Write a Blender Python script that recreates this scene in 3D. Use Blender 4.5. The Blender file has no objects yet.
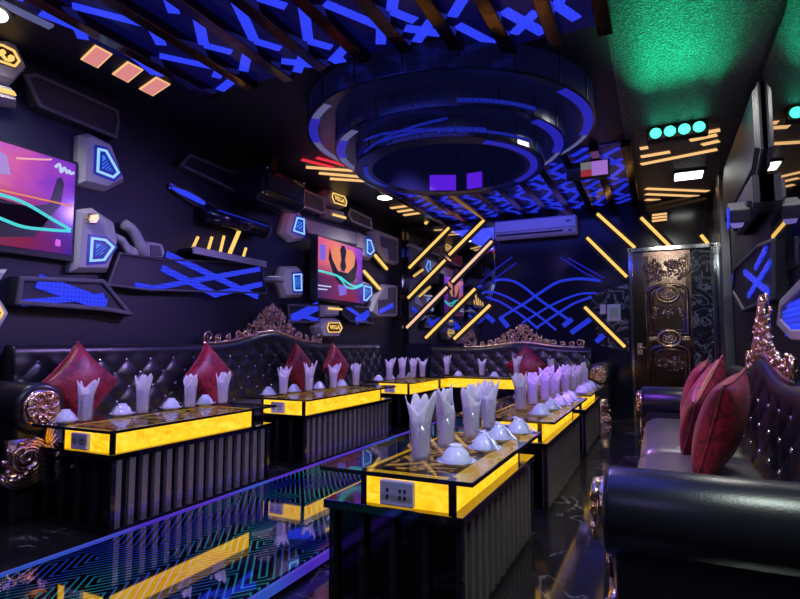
import bpy, bmesh, math, random
from mathutils import Vector, Matrix
random.seed(7)
PI = math.pi
SC = bpy.context.scene
COL = SC.collection

# ------------------------------------------------------------------ camera model
F, CX, CY, CAMH = 550.0, 400.0, 299.5, 1.0
PITCH = math.atan(43.5 / F)
YAW = math.atan(261 / math.hypot(F, 43.5))
FW = Vector((-math.sin(YAW) * math.cos(PITCH), math.cos(YAW) * math.cos(PITCH), math.sin(PITCH)))
RT = Vector((math.cos(YAW), math.sin(YAW), 0))
UP = RT.cross(FW)
EYE = Vector((0, 0, CAMH))
XL, XR, YB, ZC = -4.0, 0.76, 8.35, 3.0           # left wall, right wall, back wall, ceiling


def _ray(x, y):
    return RT * ((x - CX) / F) + UP * ((CY - y) / F) + FW


def onx(x, y, X):                                # measured point of the photo on a wall at X
    d = _ray(x, y)
    p = EYE + d * (X / d.x)
    return (p.y, p.z)


def ony(x, y, Y):
    d = _ray(x, y)
    p = EYE + d * (Y / d.y)
    return (p.x, p.z)


def onz(x, y, Z):
    d = _ray(x, y)
    p = EYE + d * ((Z - CAMH) / d.z)
    return (p.x, p.y)


# ------------------------------------------------------------------ mesh builder
class G:
    def __init__(s):
        s.v, s.f = [], []

    def add(s, vs, fs):
        b = len(s.v)
        s.v += [tuple(v) for v in vs]
        s.f += [tuple(b + i for i in f) for f in fs]
        return s

    def box(s, x0, x1, y0, y1, z0, z1, m=None):
        vs = [Vector((x, y, z)) for z in (z0, z1) for y in (y0, y1) for x in (x0, x1)]
        if m is not None:
            vs = [m @ v for v in vs]
        return s.add(vs, [(0, 2, 3, 1), (4, 5, 7, 6), (0, 1, 5, 4), (2, 6, 7, 3), (0, 4, 6, 2), (1, 3, 7, 5)])

    def bar(s, a, b, w, h, up=(0, 0, 1)):        # straight rectangular bar from a to b
        a, b = Vector(a), Vector(b)
        d = (b - a)
        L = d.length
        d.normalize()
        u = Vector(up)
        r = d.cross(u)
        if r.length < 1e-5:
            r = d.cross(Vector((1, 0, 0)))
        r.normalize()
        u = r.cross(d)
        m = Matrix((r, d, u)).transposed().to_4x4()
        m.translation = a
        return s.box(-w / 2, w / 2, 0, L, -h / 2, h / 2, m)

    def tube(s, pts, rad, n=8, closed=False, flat=1.0):
        pts = [Vector(p) for p in pts]
        k = len(pts)
        if not hasattr(rad, '__len__'):
            rad = [rad] * k
        b = len(s.v)
        prev = None
        for i, p in enumerate(pts):
            t = (pts[(i + 1) % k] - pts[i - 1]) if closed else (pts[min(i + 1, k - 1)] - pts[max(i - 1, 0)])
            if t.length < 1e-9:
                t = Vector((0, 0, 1))
            t.normalize()
            if prev is None:
                a = Vector((0, 0, 1)) if abs(t.z) < .9 else Vector((1, 0, 0))
                u = t.cross(a).normalized()
            else:
                u = (prev - t * prev.dot(t))
                u = u.normalized() if u.length > 1e-6 else t.orthogonal().normalized()
            prev = u
            w = t.cross(u)
            for j in range(n):
                q = 2 * PI * j / n
                s.v.append(tuple(p + (u * math.cos(q) + w * math.sin(q) * flat) * rad[i]))
        for i in range(k if closed else k - 1):
            for j in range(n):
                a0, a1 = b + i * n + j, b + i * n + (j + 1) % n
                c0, c1 = b + ((i + 1) % k) * n + j, b + ((i + 1) % k) * n + (j + 1) % n
                s.f.append((a0, a1, c1, c0))
        if not closed:
            s.f.append(tuple(b + j for j in range(n))[::-1])
            s.f.append(tuple(b + (k - 1) * n + j for j in range(n)))
        return s

    def lathe(s, prof, n=24, c=(0, 0, 0), m=None, closed=False):
        b = len(s.v)
        c = Vector(c)
        k = len(prof)
        for r, z in prof:
            for j in range(n):
                q = 2 * PI * j / n
                p = Vector((r * math.cos(q), r * math.sin(q), z))
                p = (m @ p) if m is not None else p
                s.v.append(tuple(p + c))
        for i in range(k if closed else k - 1):
            for j in range(n):
                i2 = (i + 1) % k
                s.f.append((b + i * n + j, b + i * n + (j + 1) % n, b + i2 * n + (j + 1) % n, b + i2 * n + j))
        if not closed:
            if prof[0][0] > 1e-6:
                s.f.append(tuple(b + j for j in range(n))[::-1])
            if prof[-1][0] > 1e-6:
                s.f.append(tuple(b + (k - 1) * n + j for j in range(n)))
        return s

    def loops(s, rings, cap=True):               # rings of equal vertex count joined in order
        b = len(s.v)
        n = len(rings[0])
        for r in rings:
            s.v += [tuple(p) for p in r]
        for i in range(len(rings) - 1):
            for j in range(n):
                s.f.append((b + i * n + j, b + i * n + (j + 1) % n, b + (i + 1) * n + (j + 1) % n, b + (i + 1) * n + j))
        if cap:
            s.f.append(tuple(b + j for j in range(n))[::-1])
            s.f.append(tuple(b + (len(rings) - 1) * n + j for j in range(n)))
        return s

    def plate(s, poly, axis, back, front, inset=0.0, edge=0.35):
        """polygon prism on a wall; axis x/y/z is its normal; inset metres of chamfer on the front rim"""
        def P(a, d):
            return {'x': (d, a[0], a[1]), 'y': (a[0], d, a[1]), 'z': (a[0], a[1], d)}[axis]
        rings = [[P(a, back) for a in poly]]
        if inset > 0:
            rings.append([P(a, back + (front - back) * edge) for a in poly])
            rings.append([P(a, front) for a in shrink(poly, inset)])
        else:
            rings.append([P(a, front) for a in poly])
        return s.loops(rings)

    def frame(s, poly, axis, back, front, w):    # hollow polygon rim
        def P(a, d):
            return {'x': (d, a[0], a[1]), 'y': (a[0], d, a[1]), 'z': (a[0], a[1], d)}[axis]
        q = shrink(poly, w)
        return s.loops([[P(a, back) for a in poly], [P(a, front) for a in poly], [P(a, front) for a in q], [P(a, back) for a in q], [P(a, back) for a in poly]], cap=False)

    def blob(s, c, r, n=6):
        rx, ry, rz = (r, r, r) if not hasattr(r, '__len__') else r
        pr = [(math.sin(PI * i / n), -math.cos(PI * i / n)) for i in range(n + 1)]
        b = len(s.v)
        for a, z in pr:
            for j in range(n + 2):
                q = 2 * PI * j / (n + 2)
                s.v.append((c[0] + rx * a * math.cos(q), c[1] + ry * a * math.sin(q), c[2] + rz * z))
        k = n + 2
        for i in range(n):
            for j in range(k):
                s.f.append((b + i * k + j, b + i * k + (j + 1) % k, b + (i + 1) * k + (j + 1) % k, b + (i + 1) * k + j))
        return s

    def build(s, name, mat, parent=None, smooth=False, bevel=0.0, world=True, angle=None):
        me = bpy.data.meshes.new(name)
        off = Vector((0, 0, 0))
        if world and parent is not None:
            off = chain_loc(parent)
        elif parent is None and world:
            xs, ys, zs = zip(*s.v)
            off = Vector(((min(xs) + max(xs)) / 2, (min(ys) + max(ys)) / 2, min(zs)))
        me.from_pydata([tuple(Vector(v) - off) for v in s.v], [], s.f)
        bm = bmesh.new()
        bm.from_mesh(me)
        bmesh.ops.remove_doubles(bm, verts=bm.verts, dist=1e-6)
        bmesh.ops.recalc_face_normals(bm, faces=bm.faces)
        bm.to_mesh(me)
        bm.free()
        me.materials.append(mat)
        if smooth:
            for p in me.polygons:
                p.use_smooth = True
        o = bpy.data.objects.new(name, me)
        COL.objects.link(o)
        if parent is not None:
            o.parent = parent
        elif world:
            o.location = off
        if bevel > 0:
            b = o.modifiers.new('bevel', 'BEVEL')
            b.width = bevel
            b.segments = 2
            b.limit_method = 'ANGLE'
            b.angle_limit = math.radians(40)
        return o


def chain_loc(o):
    v = Vector((0, 0, 0))
    while o is not None:
        v += o.location
        o = o.parent
    return v


def shrink(poly, w):
    """inset a convex-ish polygon by w metres"""
    n = len(poly)
    ar = sum(poly[i][0] * poly[(i + 1) % n][1] - poly[(i + 1) % n][0] * poly[i][1] for i in range(n))
    sg = 1 if ar > 0 else -1
    out = []
    for i in range(n):
        p0, p1, p2 = Vector(poly[i - 1]), Vector(poly[i]), Vector(poly[(i + 1) % n])
        d1, d2 = (p1 - p0).normalized(), (p2 - p1).normalized()
        n1, n2 = Vector((-d1.y, d1.x)) * sg, Vector((-d2.y, d2.x)) * sg
        m = n1 + n2
        if m.length < 1e-4:
            m = n1
        m.normalize()
        k = max(m.dot(n1), .35)
        out.append(tuple(p1 + m * (w / k)))
    return out


def tag(o, label, cat, group=None, kind=None):
    o['label'] = label
    if cat:
        o['category'] = cat
    if group:
        o['group'] = group
    if kind:
        o['kind'] = kind
    return o


def thing(name, label, cat, loc=(0, 0, 0), rotz=0, group=None):
    o = bpy.data.objects.new(name, None)
    COL.objects.link(o)
    o.location = loc
    o.rotation_euler = (0, 0, rotz)
    o.empty_display_size = .1
    return tag(o, label, cat, group)


KIDS = {}


def kids(o):
    return [c for c in bpy.data.objects if c.parent is o]


def dup(root, loc, rotz=None, label=None, group=None, sc=None):
    r = root.copy()
    COL.objects.link(r)
    r.location = loc
    if rotz is not None:
        r.rotation_euler = (0, 0, rotz)
    if sc:
        r.scale = sc
    if label:
        r['label'] = label
    if group:
        r['group'] = group
    if root.name not in KIDS:
        KIDS[root.name] = [(c, kids(c)) for c in kids(root)]
    for ch, gr in KIDS[root.name]:
        c = ch.copy()
        COL.objects.link(c)
        c.parent = r
        for g in gr:
            d = g.copy()
            COL.objects.link(d)
            d.parent = c
    return r


def struct(o, label=None):
    o['kind'] = 'structure'
    if label:
        o['label'] = label
    return o


# ------------------------------------------------------------------ materials
def nt(name):
    m = bpy.data.materials.new(name)
    m.use_nodes = True
    t = m.node_tree
    return m, t, t.nodes['Principled BSDF'], t.nodes['Material Output']


def N(t, typ, **kw):
    n = t.nodes.new(typ)
    for k, v in kw.items():
        if k.startswith('i_'):
            n.inputs[k[2:].replace('_', ' ')].default_value = v
        elif k.startswith('n_'):
            n.inputs[int(k[2:])].default_value = v
        else:
            setattr(n, k, v)
    return n


def math_n(t, op, a, b=None, c=None):
    n = t.nodes.new('ShaderNodeMath')
    n.operation = op
    for i, x in enumerate((a, b, c)):
        if x is None:
            continue
        if isinstance(x, (int, float)):
            n.inputs[i].default_value = x
        else:
            t.links.new(x, n.inputs[i])
    return n.outputs[0]


def ramp(t, fac, stops):
    r = t.nodes.new('ShaderNodeValToRGB')
    e = r.color_ramp.elements
    while len(e) < len(stops):
        e.new(.5)
    for i, (p, c) in enumerate(stops):
        e[i].position = p
        e[i].color = (*c, 1) if len(c) == 3 else c
    t.links.new(fac, r.inputs[0])
    return r.outputs[0]


def pbr(name, col, rough=.5, metal=0.0, bump=None, spec=.5, var=None, coat=0):
    m, t, p, out = nt(name)
    p.inputs['Base Color'].default_value = (*col, 1)
    p.inputs['Roughness'].default_value = rough
    p.inputs['Metallic'].default_value = metal
    p.inputs['Specular IOR Level'].default_value = spec
    p.inputs['Coat Weight'].default_value = coat
    tc = N(t, 'ShaderNodeTexCoord')
    if bump:
        sc, st = bump
        n = N(t, 'ShaderNodeTexNoise', i_Scale=sc, i_Detail=3.0)
        t.links.new(tc.outputs['Object'], n.inputs['Vector'])
        b = N(t, 'ShaderNodeBump', i_Strength=st, i_Distance=.01)
        t.links.new(n.outputs['Fac'], b.inputs['Height'])
        t.links.new(b.outputs[0], p.inputs['Normal'])
    if var:
        sc, c2 = var
        n = N(t, 'ShaderNodeTexNoise', i_Scale=sc, i_Detail=4.0)
        t.links.new(tc.outputs['Object'], n.inputs['Vector'])
        c = ramp(t, n.outputs['Fac'], [(.35, col), (.65, c2)])
        t.links.new(c, p.inputs['Base Color'])
    return m


def emit(name, col, strength=1.0, base=(.01, .01, .01)):
    m, t, p, out = nt(name)
    p.inputs['Base Color'].default_value = (*base, 1)
    p.inputs['Emission Color'].default_value = (*col, 1)
    p.inputs['Emission Strength'].default_value = strength
    p.inputs['Roughness'].default_value = .3
    return m


M = {}
M['leather'] = pbr('black_leather', (.011, .011, .017), .30, bump=(160, .06), spec=.5)
M['seat'] = pbr('dark_grey_leather', (.075, .075, .075), .34, bump=(160, .06), spec=.6)
M['black'] = pbr('matte_black_panel', (.012, .012, .016), .5)
M['navy'] = pbr('dark_navy_panel', (.011, .011, .026), .4, bump=(150, .3))
M['gloss'] = pbr('black_gloss', (.01, .01, .012), .06, spec=.7)
M['mirrorblk'] = pbr('smoked_mirror', (.10, .09, .10), .08, 1.0)
M['ledge'] = pbr('dark_mirror_ledge', (.22, .19, .20), .06, 1.0)
M['bronze'] = pbr('bronze_mirror', (.30, .21, .16), .12, 1.0, bump=(9, .05))
M['slat'] = pbr('bronze_slat', (.42, .37, .36), .26, .75)
M['beam'] = pbr('brown_mirror_beam', (.22, .12, .08), .14, 1.0, bump=(12, .12))
M['gold'] = pbr('antique_gold', (.80, .58, .36), .24, 1.0, bump=(50, .4))
M['rosegold'] = pbr('rose_gold', (.78, .50, .38), .22, 1.0, bump=(50, .4))
M['crystal'] = pbr('crystal_button', (.75, .75, .85), .08, .9)
M['stone'] = pbr('grey_stone_plate', (.48, .44, .48), .45, bump=(180, .3))
M['stone_dark'] = pbr('dark_stone_plate', (.09, .085, .11), .45, bump=(140, .4))
M['white'] = pbr('white_plastic', (.72, .72, .76), .35)
M['ac'] = pbr('ac_plastic', (.62, .62, .68), .4)
M['porcelain'] = pbr('porcelain', (.62, .66, .78), .12, spec=.6)
M['napkin'] = pbr('white_napkin', (.72, .68, .76), .8)
_m, _t, _p, _o = M['napkin'], M['napkin'].node_tree, M['napkin'].node_tree.nodes['Principled BSDF'], M['napkin'].node_tree.nodes['Material Output']
_p.inputs['Base Color'].default_value = (.86, .83, .88, 1)
_tr = _t.nodes.new('ShaderNodeBsdfTranslucent')
_tr.inputs[0].default_value = (.86, .80, .86, 1)
_mx = _t.nodes.new('ShaderNodeMixShader')
_mx.inputs[0].default_value = .35
_t.links.new(_p.outputs[0], _mx.inputs[1])
_t.links.new(_tr.outputs[0], _mx.inputs[2])
_t.links.new(_mx.outputs[0], _o.inputs[0])
M['metal'] = pbr('grey_metal', (.35, .35, .38), .3, 1.0)
M['chrome'] = pbr('chrome', (.7, .7, .75), .1, 1.0)
M['outlet'] = pbr('outlet_plastic', (.62, .60, .68), .4)
M['mirror'] = pbr('wall_mirror', (.62, .64, .68), .02, 1.0)
M['copper'] = pbr('embossed_copper', (.34, .22, .17), .16, 1.0, bump=(25, .04))
M['gloss_blue'] = pbr('blue_black_gloss', (.012, .012, .03), .15)
M['lampback'] = pbr('matte_black_strip', (.008, .008, .01), .6)
M['glowbar'] = emit('warm_light_bar', (1.0, .56, .22), 1.0)
M['tube'] = emit('amber_light_tube', (1.0, .60, .14), 1.15)
M['tube_pink'] = emit('peach_light_tube', (1.0, .60, .38), 1.0)
M['red'] = emit('red_light', (.9, .03, .06), .9)
M['downlight'] = emit('white_downlight', (.95, 1.0, .9), 6.0)
M['green'] = emit('green_lens', (.05, 1.0, .55), 3.5)
M['shield_line'] = emit('ice_blue_line', (.30, .62, 1.0), 1.05)
M['shield_fill'] = emit('sky_blue_fill', (.05, .28, .95), .8)
M['shield_halo'] = emit('deep_blue_halo', (.012, .02, .55), .6)
M['amber_line'] = emit('amber_line', (1.0, .62, .16), 1.1)
M['amber_dark'] = emit('amber_dark_field', (.10, .02, .005), .3)
M['purple'] = emit('purple_lamp', (.12, .015, .85), .8)
M['lilac'] = emit('lilac_lamp', (.30, .22, .75), .6)
M['edge_blue'] = emit('blue_edge_strip', (.03, .03, .85), .45)
M['edge_white'] = emit('pale_blue_edge_strip', (.26, .28, .70), .35)


def led_mat(name, col, strength, k, base=(.004, .004, .02), lo=.3):
    m, t, p, out = nt(name)
    tc = N(t, 'ShaderNodeTexCoord')
    sp = N(t, 'ShaderNodeSeparateXYZ')
    t.links.new(tc.outputs['Object'], sp.inputs[0])
    s = None
    for ax in range(3):
        a = math_n(t, 'ABSOLUTE', math_n(t, 'SINE', math_n(t, 'MULTIPLY', sp.outputs[ax], k)))
        s = a if s is None else math_n(t, 'MAXIMUM', s, a) if ax == 2 and False else math_n(t, 'ADD', s, a)
    s = math_n(t, 'MULTIPLY', s, .5)
    s = math_n(t, 'MAXIMUM', math_n(t, 'MINIMUM', s, 1.0), lo)
    p.inputs['Base Color'].default_value = (*base, 1)
    p.inputs['Roughness'].default_value = .2
    p.inputs['Emission Color'].default_value = (*col, 1)
    t.links.new(math_n(t, 'MULTIPLY', s, strength), p.inputs['Emission Strength'])
    return m


M['led'] = led_mat('blue_led_mesh', (.03, .055, 1.0), 1.0, 105, lo=.18)
M['led_dim'] = led_mat('dim_blue_led_mesh', (.02, .04, .8), .38, 105)
M['led_far'] = led_mat('far_blue_led_mesh', (.02, .04, 1.0), .62, 105)
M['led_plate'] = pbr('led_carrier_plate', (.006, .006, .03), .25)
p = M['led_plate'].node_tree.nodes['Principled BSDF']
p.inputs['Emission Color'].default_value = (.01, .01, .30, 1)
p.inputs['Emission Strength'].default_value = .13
M['ringmesh'] = led_mat('perforated_led_panel', (.01, .011, .09), .20, 160, lo=.1)


def yellow_box():
    m, t, p, out = nt('backlit_yellow_onyx')
    tc = N(t, 'ShaderNodeTexCoord')
    mp = N(t, 'ShaderNodeMapping')
    mp.inputs['Scale'].default_value = (3, 3, 5)
    mp.inputs['Rotation'].default_value = (.6, .5, .3)
    t.links.new(tc.outputs['Object'], mp.inputs[0])
    n = N(t, 'ShaderNodeTexNoise', i_Scale=3.2, i_Detail=5.0, i_Distortion=1.6)
    t.links.new(mp.outputs[0], n.inputs['Vector'])
    c = ramp(t, n.outputs['Fac'], [(.30, (.95, .38, .004)), (.5, (1.0, .56, .006)), (.68, (1.0, .68, .05))])
    p.inputs['Base Color'].default_value = (.4, .25, .03, 1)
    p.inputs['Roughness'].default_value = .2
    t.links.new(c, p.inputs['Emission Color'])
    p.inputs['Emission Strength'].default_value = 1.15
    return m


M['onyx'] = yellow_box()


def pattern_top():                               # gold ornament lit from below through a black print
    m, t, p, out = nt('lit_ornament_panel')
    tc = N(t, 'ShaderNodeTexCoord')
    n = N(t, 'ShaderNodeTexNoise', i_Scale=5.0, i_Detail=1.0, i_Distortion=1.0)
    t.links.new(tc.outputs['Object'], n.inputs['Vector'])
    w = math_n(t, 'ABSOLUTE', math_n(t, 'SINE', math_n(t, 'MULTIPLY', n.outputs['Fac'], 24.0)))
    c = ramp(t, w, [(.70, (.004, .003, .003)), (.80, (.9, .42, .03)), (1.0, (1.0, .55, .10))])
    p.inputs['Base Color'].default_value = (.02, .015, .01, 1)
    p.inputs['Roughness'].default_value = .3
    t.links.new(c, p.inputs['Emission Color'])
    p.inputs['Emission Strength'].default_value = .85
    return m


M['ornament'] = pattern_top()


def clear_glass(name, tint=(1, 1, 1), refl=1.0):
    m, t, p, out = nt(name)
    t.nodes.remove(p)
    tr = N(t, 'ShaderNodeBsdfTransparent')
    tr.inputs[0].default_value = (*tint, 1)
    gl = N(t, 'ShaderNodeBsdfGlossy')
    gl.inputs['Roughness'].default_value = .02
    gl.inputs[0].default_value = (.9, .9, 1, 1)
    lw = N(t, 'ShaderNodeLayerWeight')
    lw.inputs[0].default_value = .5
    fr = math_n(t, 'ADD', math_n(t, 'MULTIPLY', math_n(t, 'POWER', lw.outputs['Facing'], 4.0), .75), .05)
    mx = N(t, 'ShaderNodeMixShader')
    t.links.new(math_n(t, 'MULTIPLY', fr, refl), mx.inputs[0])
    t.links.new(tr.outputs[0], mx.inputs[1])
    t.links.new(gl.outputs[0], mx.inputs[2])
    t.links.new(mx.outputs[0], out.inputs[0])
    return m


M['glass_sheet'] = clear_glass('table_glass', (.72, .74, .8), .75)
M['glass'] = clear_glass('drinking_glass_clear', (.97, .97, .99), .7)


def floor_mat():
    m, t, p, out = nt('black_marble')
    tc = N(t, 'ShaderNodeTexCoord')
    n = N(t, 'ShaderNodeTexNoise', i_Scale=1.6, i_Detail=7.0, i_Distortion=1.5)
    t.links.new(tc.outputs['Object'], n.inputs['Vector'])
    v = math_n(t, 'ABSOLUTE', math_n(t, 'SUBTRACT', n.outputs['Fac'], .5))
    n2 = N(t, 'ShaderNodeTexNoise', i_Scale=3.0, i_Detail=2.0)
    t.links.new(tc.outputs['Object'], n2.inputs['Vector'])
    vein = ramp(t, v, [(0.0, (.22, .2, .19)), (.012, (.03, .028, .03)), (.05, (.014, .013, .016))])
    mx = N(t, 'ShaderNodeMix', data_type='RGBA')
    t.links.new(ramp(t, n2.outputs['Fac'], [(.45, (0, 0, 0)), (.6, (1, 1, 1))]), mx.inputs[0])
    mx.inputs[6].default_value = (.014, .013, .016, 1)
    t.links.new(vein, mx.inputs[7])
    t.links.new(mx.outputs[2], p.inputs['Base Color'])
    p.inputs['Roughness'].default_value = .09
    p.inputs['Specular IOR Level'].default_value = .8
    return m


M['floor'] = floor_mat()


def marble_wall():
    m, t, p, out = nt('veined_dark_marble')
    tc = N(t, 'ShaderNodeTexCoord')
    n = N(t, 'ShaderNodeTexNoise', i_Scale=5.0, i_Detail=7.0, i_Distortion=1.3)
    t.links.new(tc.outputs['Object'], n.inputs['Vector'])
    v = math_n(t, 'ABSOLUTE', math_n(t, 'SUBTRACT', n.outputs['Fac'], .5))
    c = ramp(t, v, [(0.0, (.5, .5, .52)), (.02, (.12, .12, .13)), (.07, (.03, .03, .035))])
    t.links.new(c, p.inputs['Base Color'])
    p.inputs['Roughness'].default_value = .12
    return m


M['marble'] = marble_wall()


def maze_mat():
    m, t, p, out = nt('mirror_glass_with_maze')
    tc = N(t, 'ShaderNodeTexCoord')
    sp = N(t, 'ShaderNodeSeparateXYZ')
    t.links.new(tc.outputs['Object'], sp.inputs[0])
    u = math_n(t, 'MULTIPLY', sp.outputs[0], 1 / .11)
    v = math_n(t, 'MULTIPLY', sp.outputs[1], 1 / .15)
    fu, fv = math_n(t, 'FLOOR', u), math_n(t, 'FLOOR', v)
    cb = N(t, 'ShaderNodeCombineXYZ')
    t.links.new(fu, cb.inputs[0])
    t.links.new(fv, cb.inputs[1])
    wn = N(t, 'ShaderNodeTexWhiteNoise', noise_dimensions='2D')
    t.links.new(cb.outputs[0], wn.inputs['Vector'])
    flip = math_n(t, 'GREATER_THAN', wn.outputs['Value'], .55)
    uu, vv = math_n(t, 'FRACT', u), math_n(t, 'FRACT', v)
    inv = math_n(t, 'SUBTRACT', 1.0, uu)
    ul = math_n(t, 'ADD', math_n(t, 'MULTIPLY', uu, math_n(t, 'SUBTRACT', 1.0, flip)), math_n(t, 'MULTIPLY', inv, flip))
    s = math_n(t, 'FRACT', math_n(t, 'MULTIPLY', math_n(t, 'ADD', ul, vv), 3.0))
    d = math_n(t, 'ABSOLUTE', math_n(t, 'SUBTRACT', s, .5))
    line = math_n(t, 'LESS_THAN', d, .13)
    n = N(t, 'ShaderNodeTexNoise', i_Scale=1.8, i_Detail=1.0)
    t.links.new(tc.outputs['Object'], n.inputs['Vector'])
    c = ramp(t, n.outputs['Fac'], [(.35, (.01, .02, .42)), (.5, (.01, .10, .32)), (.65, (.01, .26, .27))])
    t.links.new(c, p.inputs['Emission Color'])
    t.links.new(math_n(t, 'MULTIPLY', line, .55), p.inputs['Emission Strength'])
    p.inputs['Base Color'].default_value = (.36, .33, .42, 1)
    p.inputs['Metallic'].default_value = 1.0
    p.inputs['Roughness'].default_value = .035
    return m


M['maze'] = maze_mat()


def damask():
    m, t, p, out = nt('red_damask')
    tc = N(t, 'ShaderNodeTexCoord')
    n = N(t, 'ShaderNodeTexNoise', i_Scale=11.0, i_Detail=3.0, i_Distortion=1.5)
    t.links.new(tc.outputs['Object'], n.inputs['Vector'])
    c = ramp(t, n.outputs['Fac'], [(.42, (.12, .002, .014)), (.5, (.34, .006, .036)), (.62, (.21, .004, .022))])
    t.links.new(c, p.inputs['Base Color'])
    p.inputs['Roughness'].default_value = .42
    p.inputs['Sheen Weight'].default_value = .05
    return m


M['damask'] = damask()


def glitter():
    m, t, p, out = nt('glitter_ceiling')
    tc = N(t, 'ShaderNodeTexCoord')
    v = N(t, 'ShaderNodeTexVoronoi', i_Scale=70.0)
    t.links.new(tc.outputs['Object'], v.inputs['Vector'])
    c = ramp(t, v.outputs['Distance'], [(.05, (.5, .5, .5)), (.3, (.10, .10, .11)), (.7, (.06, .06, .065))])
    t.links.new(c, p.inputs['Base Color'])
    p.inputs['Roughness'].default_value = .45
    b = N(t, 'ShaderNodeBump', i_Strength=.5, i_Distance=.01)
    t.links.new(v.outputs['Distance'], b.inputs['Height'])
    t.links.new(b.outputs[0], p.inputs['Normal'])
    return m


M['glitter'] = glitter()


def screen_mat(name, axis=1):
    """music-video gradient: pink and orange glow fading to violet"""
    m, t, p, out = nt(name)
    tc = N(t, 'ShaderNodeTexCoord')
    sp = N(t, 'ShaderNodeSeparateXYZ')
    t.links.new(tc.outputs['Generated'], sp.inputs[0])
    n = N(t, 'ShaderNodeTexNoise', i_Scale=5.0, i_Detail=4.0)
    t.links.new(tc.outputs['Generated'], n.inputs['Vector'])
    a = math_n(t, 'ADD', math_n(t, 'MULTIPLY', sp.outputs[axis], .8), math_n(t, 'MULTIPLY', n.outputs['Fac'], .35))
    top = ramp(t, a, [(.15, (.75, .10, .22)), (.5, (.9, .22, .20)), (.75, (.55, .08, .45)), (1.0, (.12, .02, .62))])
    low = ramp(t, a, [(.15, (.04, .02, .12)), (.5, (.20, .02, .09)), (.75, (.22, .01, .06)), (1.0, (.03, .01, .35))])
    mx = N(t, 'ShaderNodeMix', data_type='RGBA')
    t.links.new(ramp(t, sp.outputs[2], [(.36, (0, 0, 0)), (.62, (1, 1, 1))]), mx.inputs[0])
    t.links.new(low, mx.inputs[6])
    t.links.new(top, mx.inputs[7])
    t.links.new(mx.outputs[2], p.inputs['Emission Color'])
    p.inputs['Emission Strength'].default_value = .95
    p.inputs['Base Color'].default_value = (.01, .01, .01, 1)
    p.inputs['Roughness'].default_value = .15
    return m


M['screen'] = screen_mat('tv_picture')
M['teal'] = emit('teal_screen_wave', (.08, .75, .80), .9)
M['sil'] = emit('screen_silhouette', (.02, .008, .04), .25)
M['scr_white'] = emit('screen_white', (.55, .65, 1.0), .9)
M['scr_orange'] = emit('screen_orange', (.9, .28, .12), .9)
M['scr_violet'] = emit('screen_violet', (.25, .15, .85), .8)

# ------------------------------------------------------------------ room shell
X0, X1, Y0, Y1 = XL - .12, XR + .12, -1.6, YB + .12
struct(G().box(X0, X1, Y0, Y1, -.1, 0).build('floor', M['floor']), 'black veined marble floor')
struct(G().box(X0, X1, Y0, Y1, ZC, ZC + .12).build('ceiling', M['navy']), 'dark navy ceiling')
struct(G().box(X0, XL, Y0, Y1, 0, ZC).build('wall_left', M['navy']), 'dark panelled wall behind the television screens')
struct(G().box(XR, X1, Y0, Y1, 0, ZC).build('wall_right', M['black']), 'dark wall behind the single long sofa')
struct(G().box(XL, XR, YB, Y1, 0, ZC).build('wall_back', M['gloss_blue']), 'dark end wall carrying the air conditioner')
struct(G().box(XL, XR, Y0 - .12, Y0, 0, ZC).build('wall_front', M['black']), 'dark wall behind the camera')
struct(G().box(-.25, XR, Y0, YB, ZC - .006, ZC).build('trim_1', M['glitter']), 'glittering textured ceiling strip along the right side')
# pillar in the corner between the left wall and the end wall
struct(G().box(XL, XL + .16, YB - .16, YB, 0, ZC).build('trim_2', M['gloss']), 'black corner pillar beside the mirror')

# ------------------------------------------------------------------ walkway (low mirror platform)
t = thing('walkway', 'low mirrored walkway with a glowing blue maze pattern between the table rows', 'platform', (-1.93, 3.2, 0))
G().box(-2.45, -1.41, -.6, 6.6, 0, .05).build('platform_base', M['gloss'], t)
G().box(-2.43, -1.43, -.58, 6.58, .05, .06).build('mirror_top', M['maze'], t)


def dot_strip(name, col, s):
    m, t_, p_, out = nt(name)
    tc = N(t_, 'ShaderNodeTexCoord')
    sp = N(t_, 'ShaderNodeSeparateXYZ')
    t_.links.new(tc.outputs['Object'], sp.inputs[0])
    a = math_n(t_, 'ABSOLUTE', math_n(t_, 'SINE', math_n(t_, 'MULTIPLY', sp.outputs[1], 300.0)))
    n = N(t_, 'ShaderNodeTexNoise', i_Scale=1.2)
    t_.links.new(tc.outputs['Object'], n.inputs['Vector'])
    c = ramp(t_, n.outputs['Fac'], [(.38, (.05, .16, 1.0)), (.48, (.12, .04, .95)), (.65, (.22, .06, 1.0))])
    t_.links.new(c, p_.inputs['Emission Color'])
    t_.links.new(math_n(t_, 'MULTIPLY', math_n(t_, 'ADD', math_n(t_, 'POWER', a, 3.0), .35), s), p_.inputs['Emission Strength'])
    p_.inputs['Base Color'].default_value = (.02, .01, .06, 1)
    return m


M['dots'] = dot_strip('violet_led_tape', None, .55)
for xs in (-2.47, -1.405):
    G().box(xs, xs + .018, -.6, 6.6, .028, .064).build('edge_light_strip', M['dots'], t)


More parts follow.
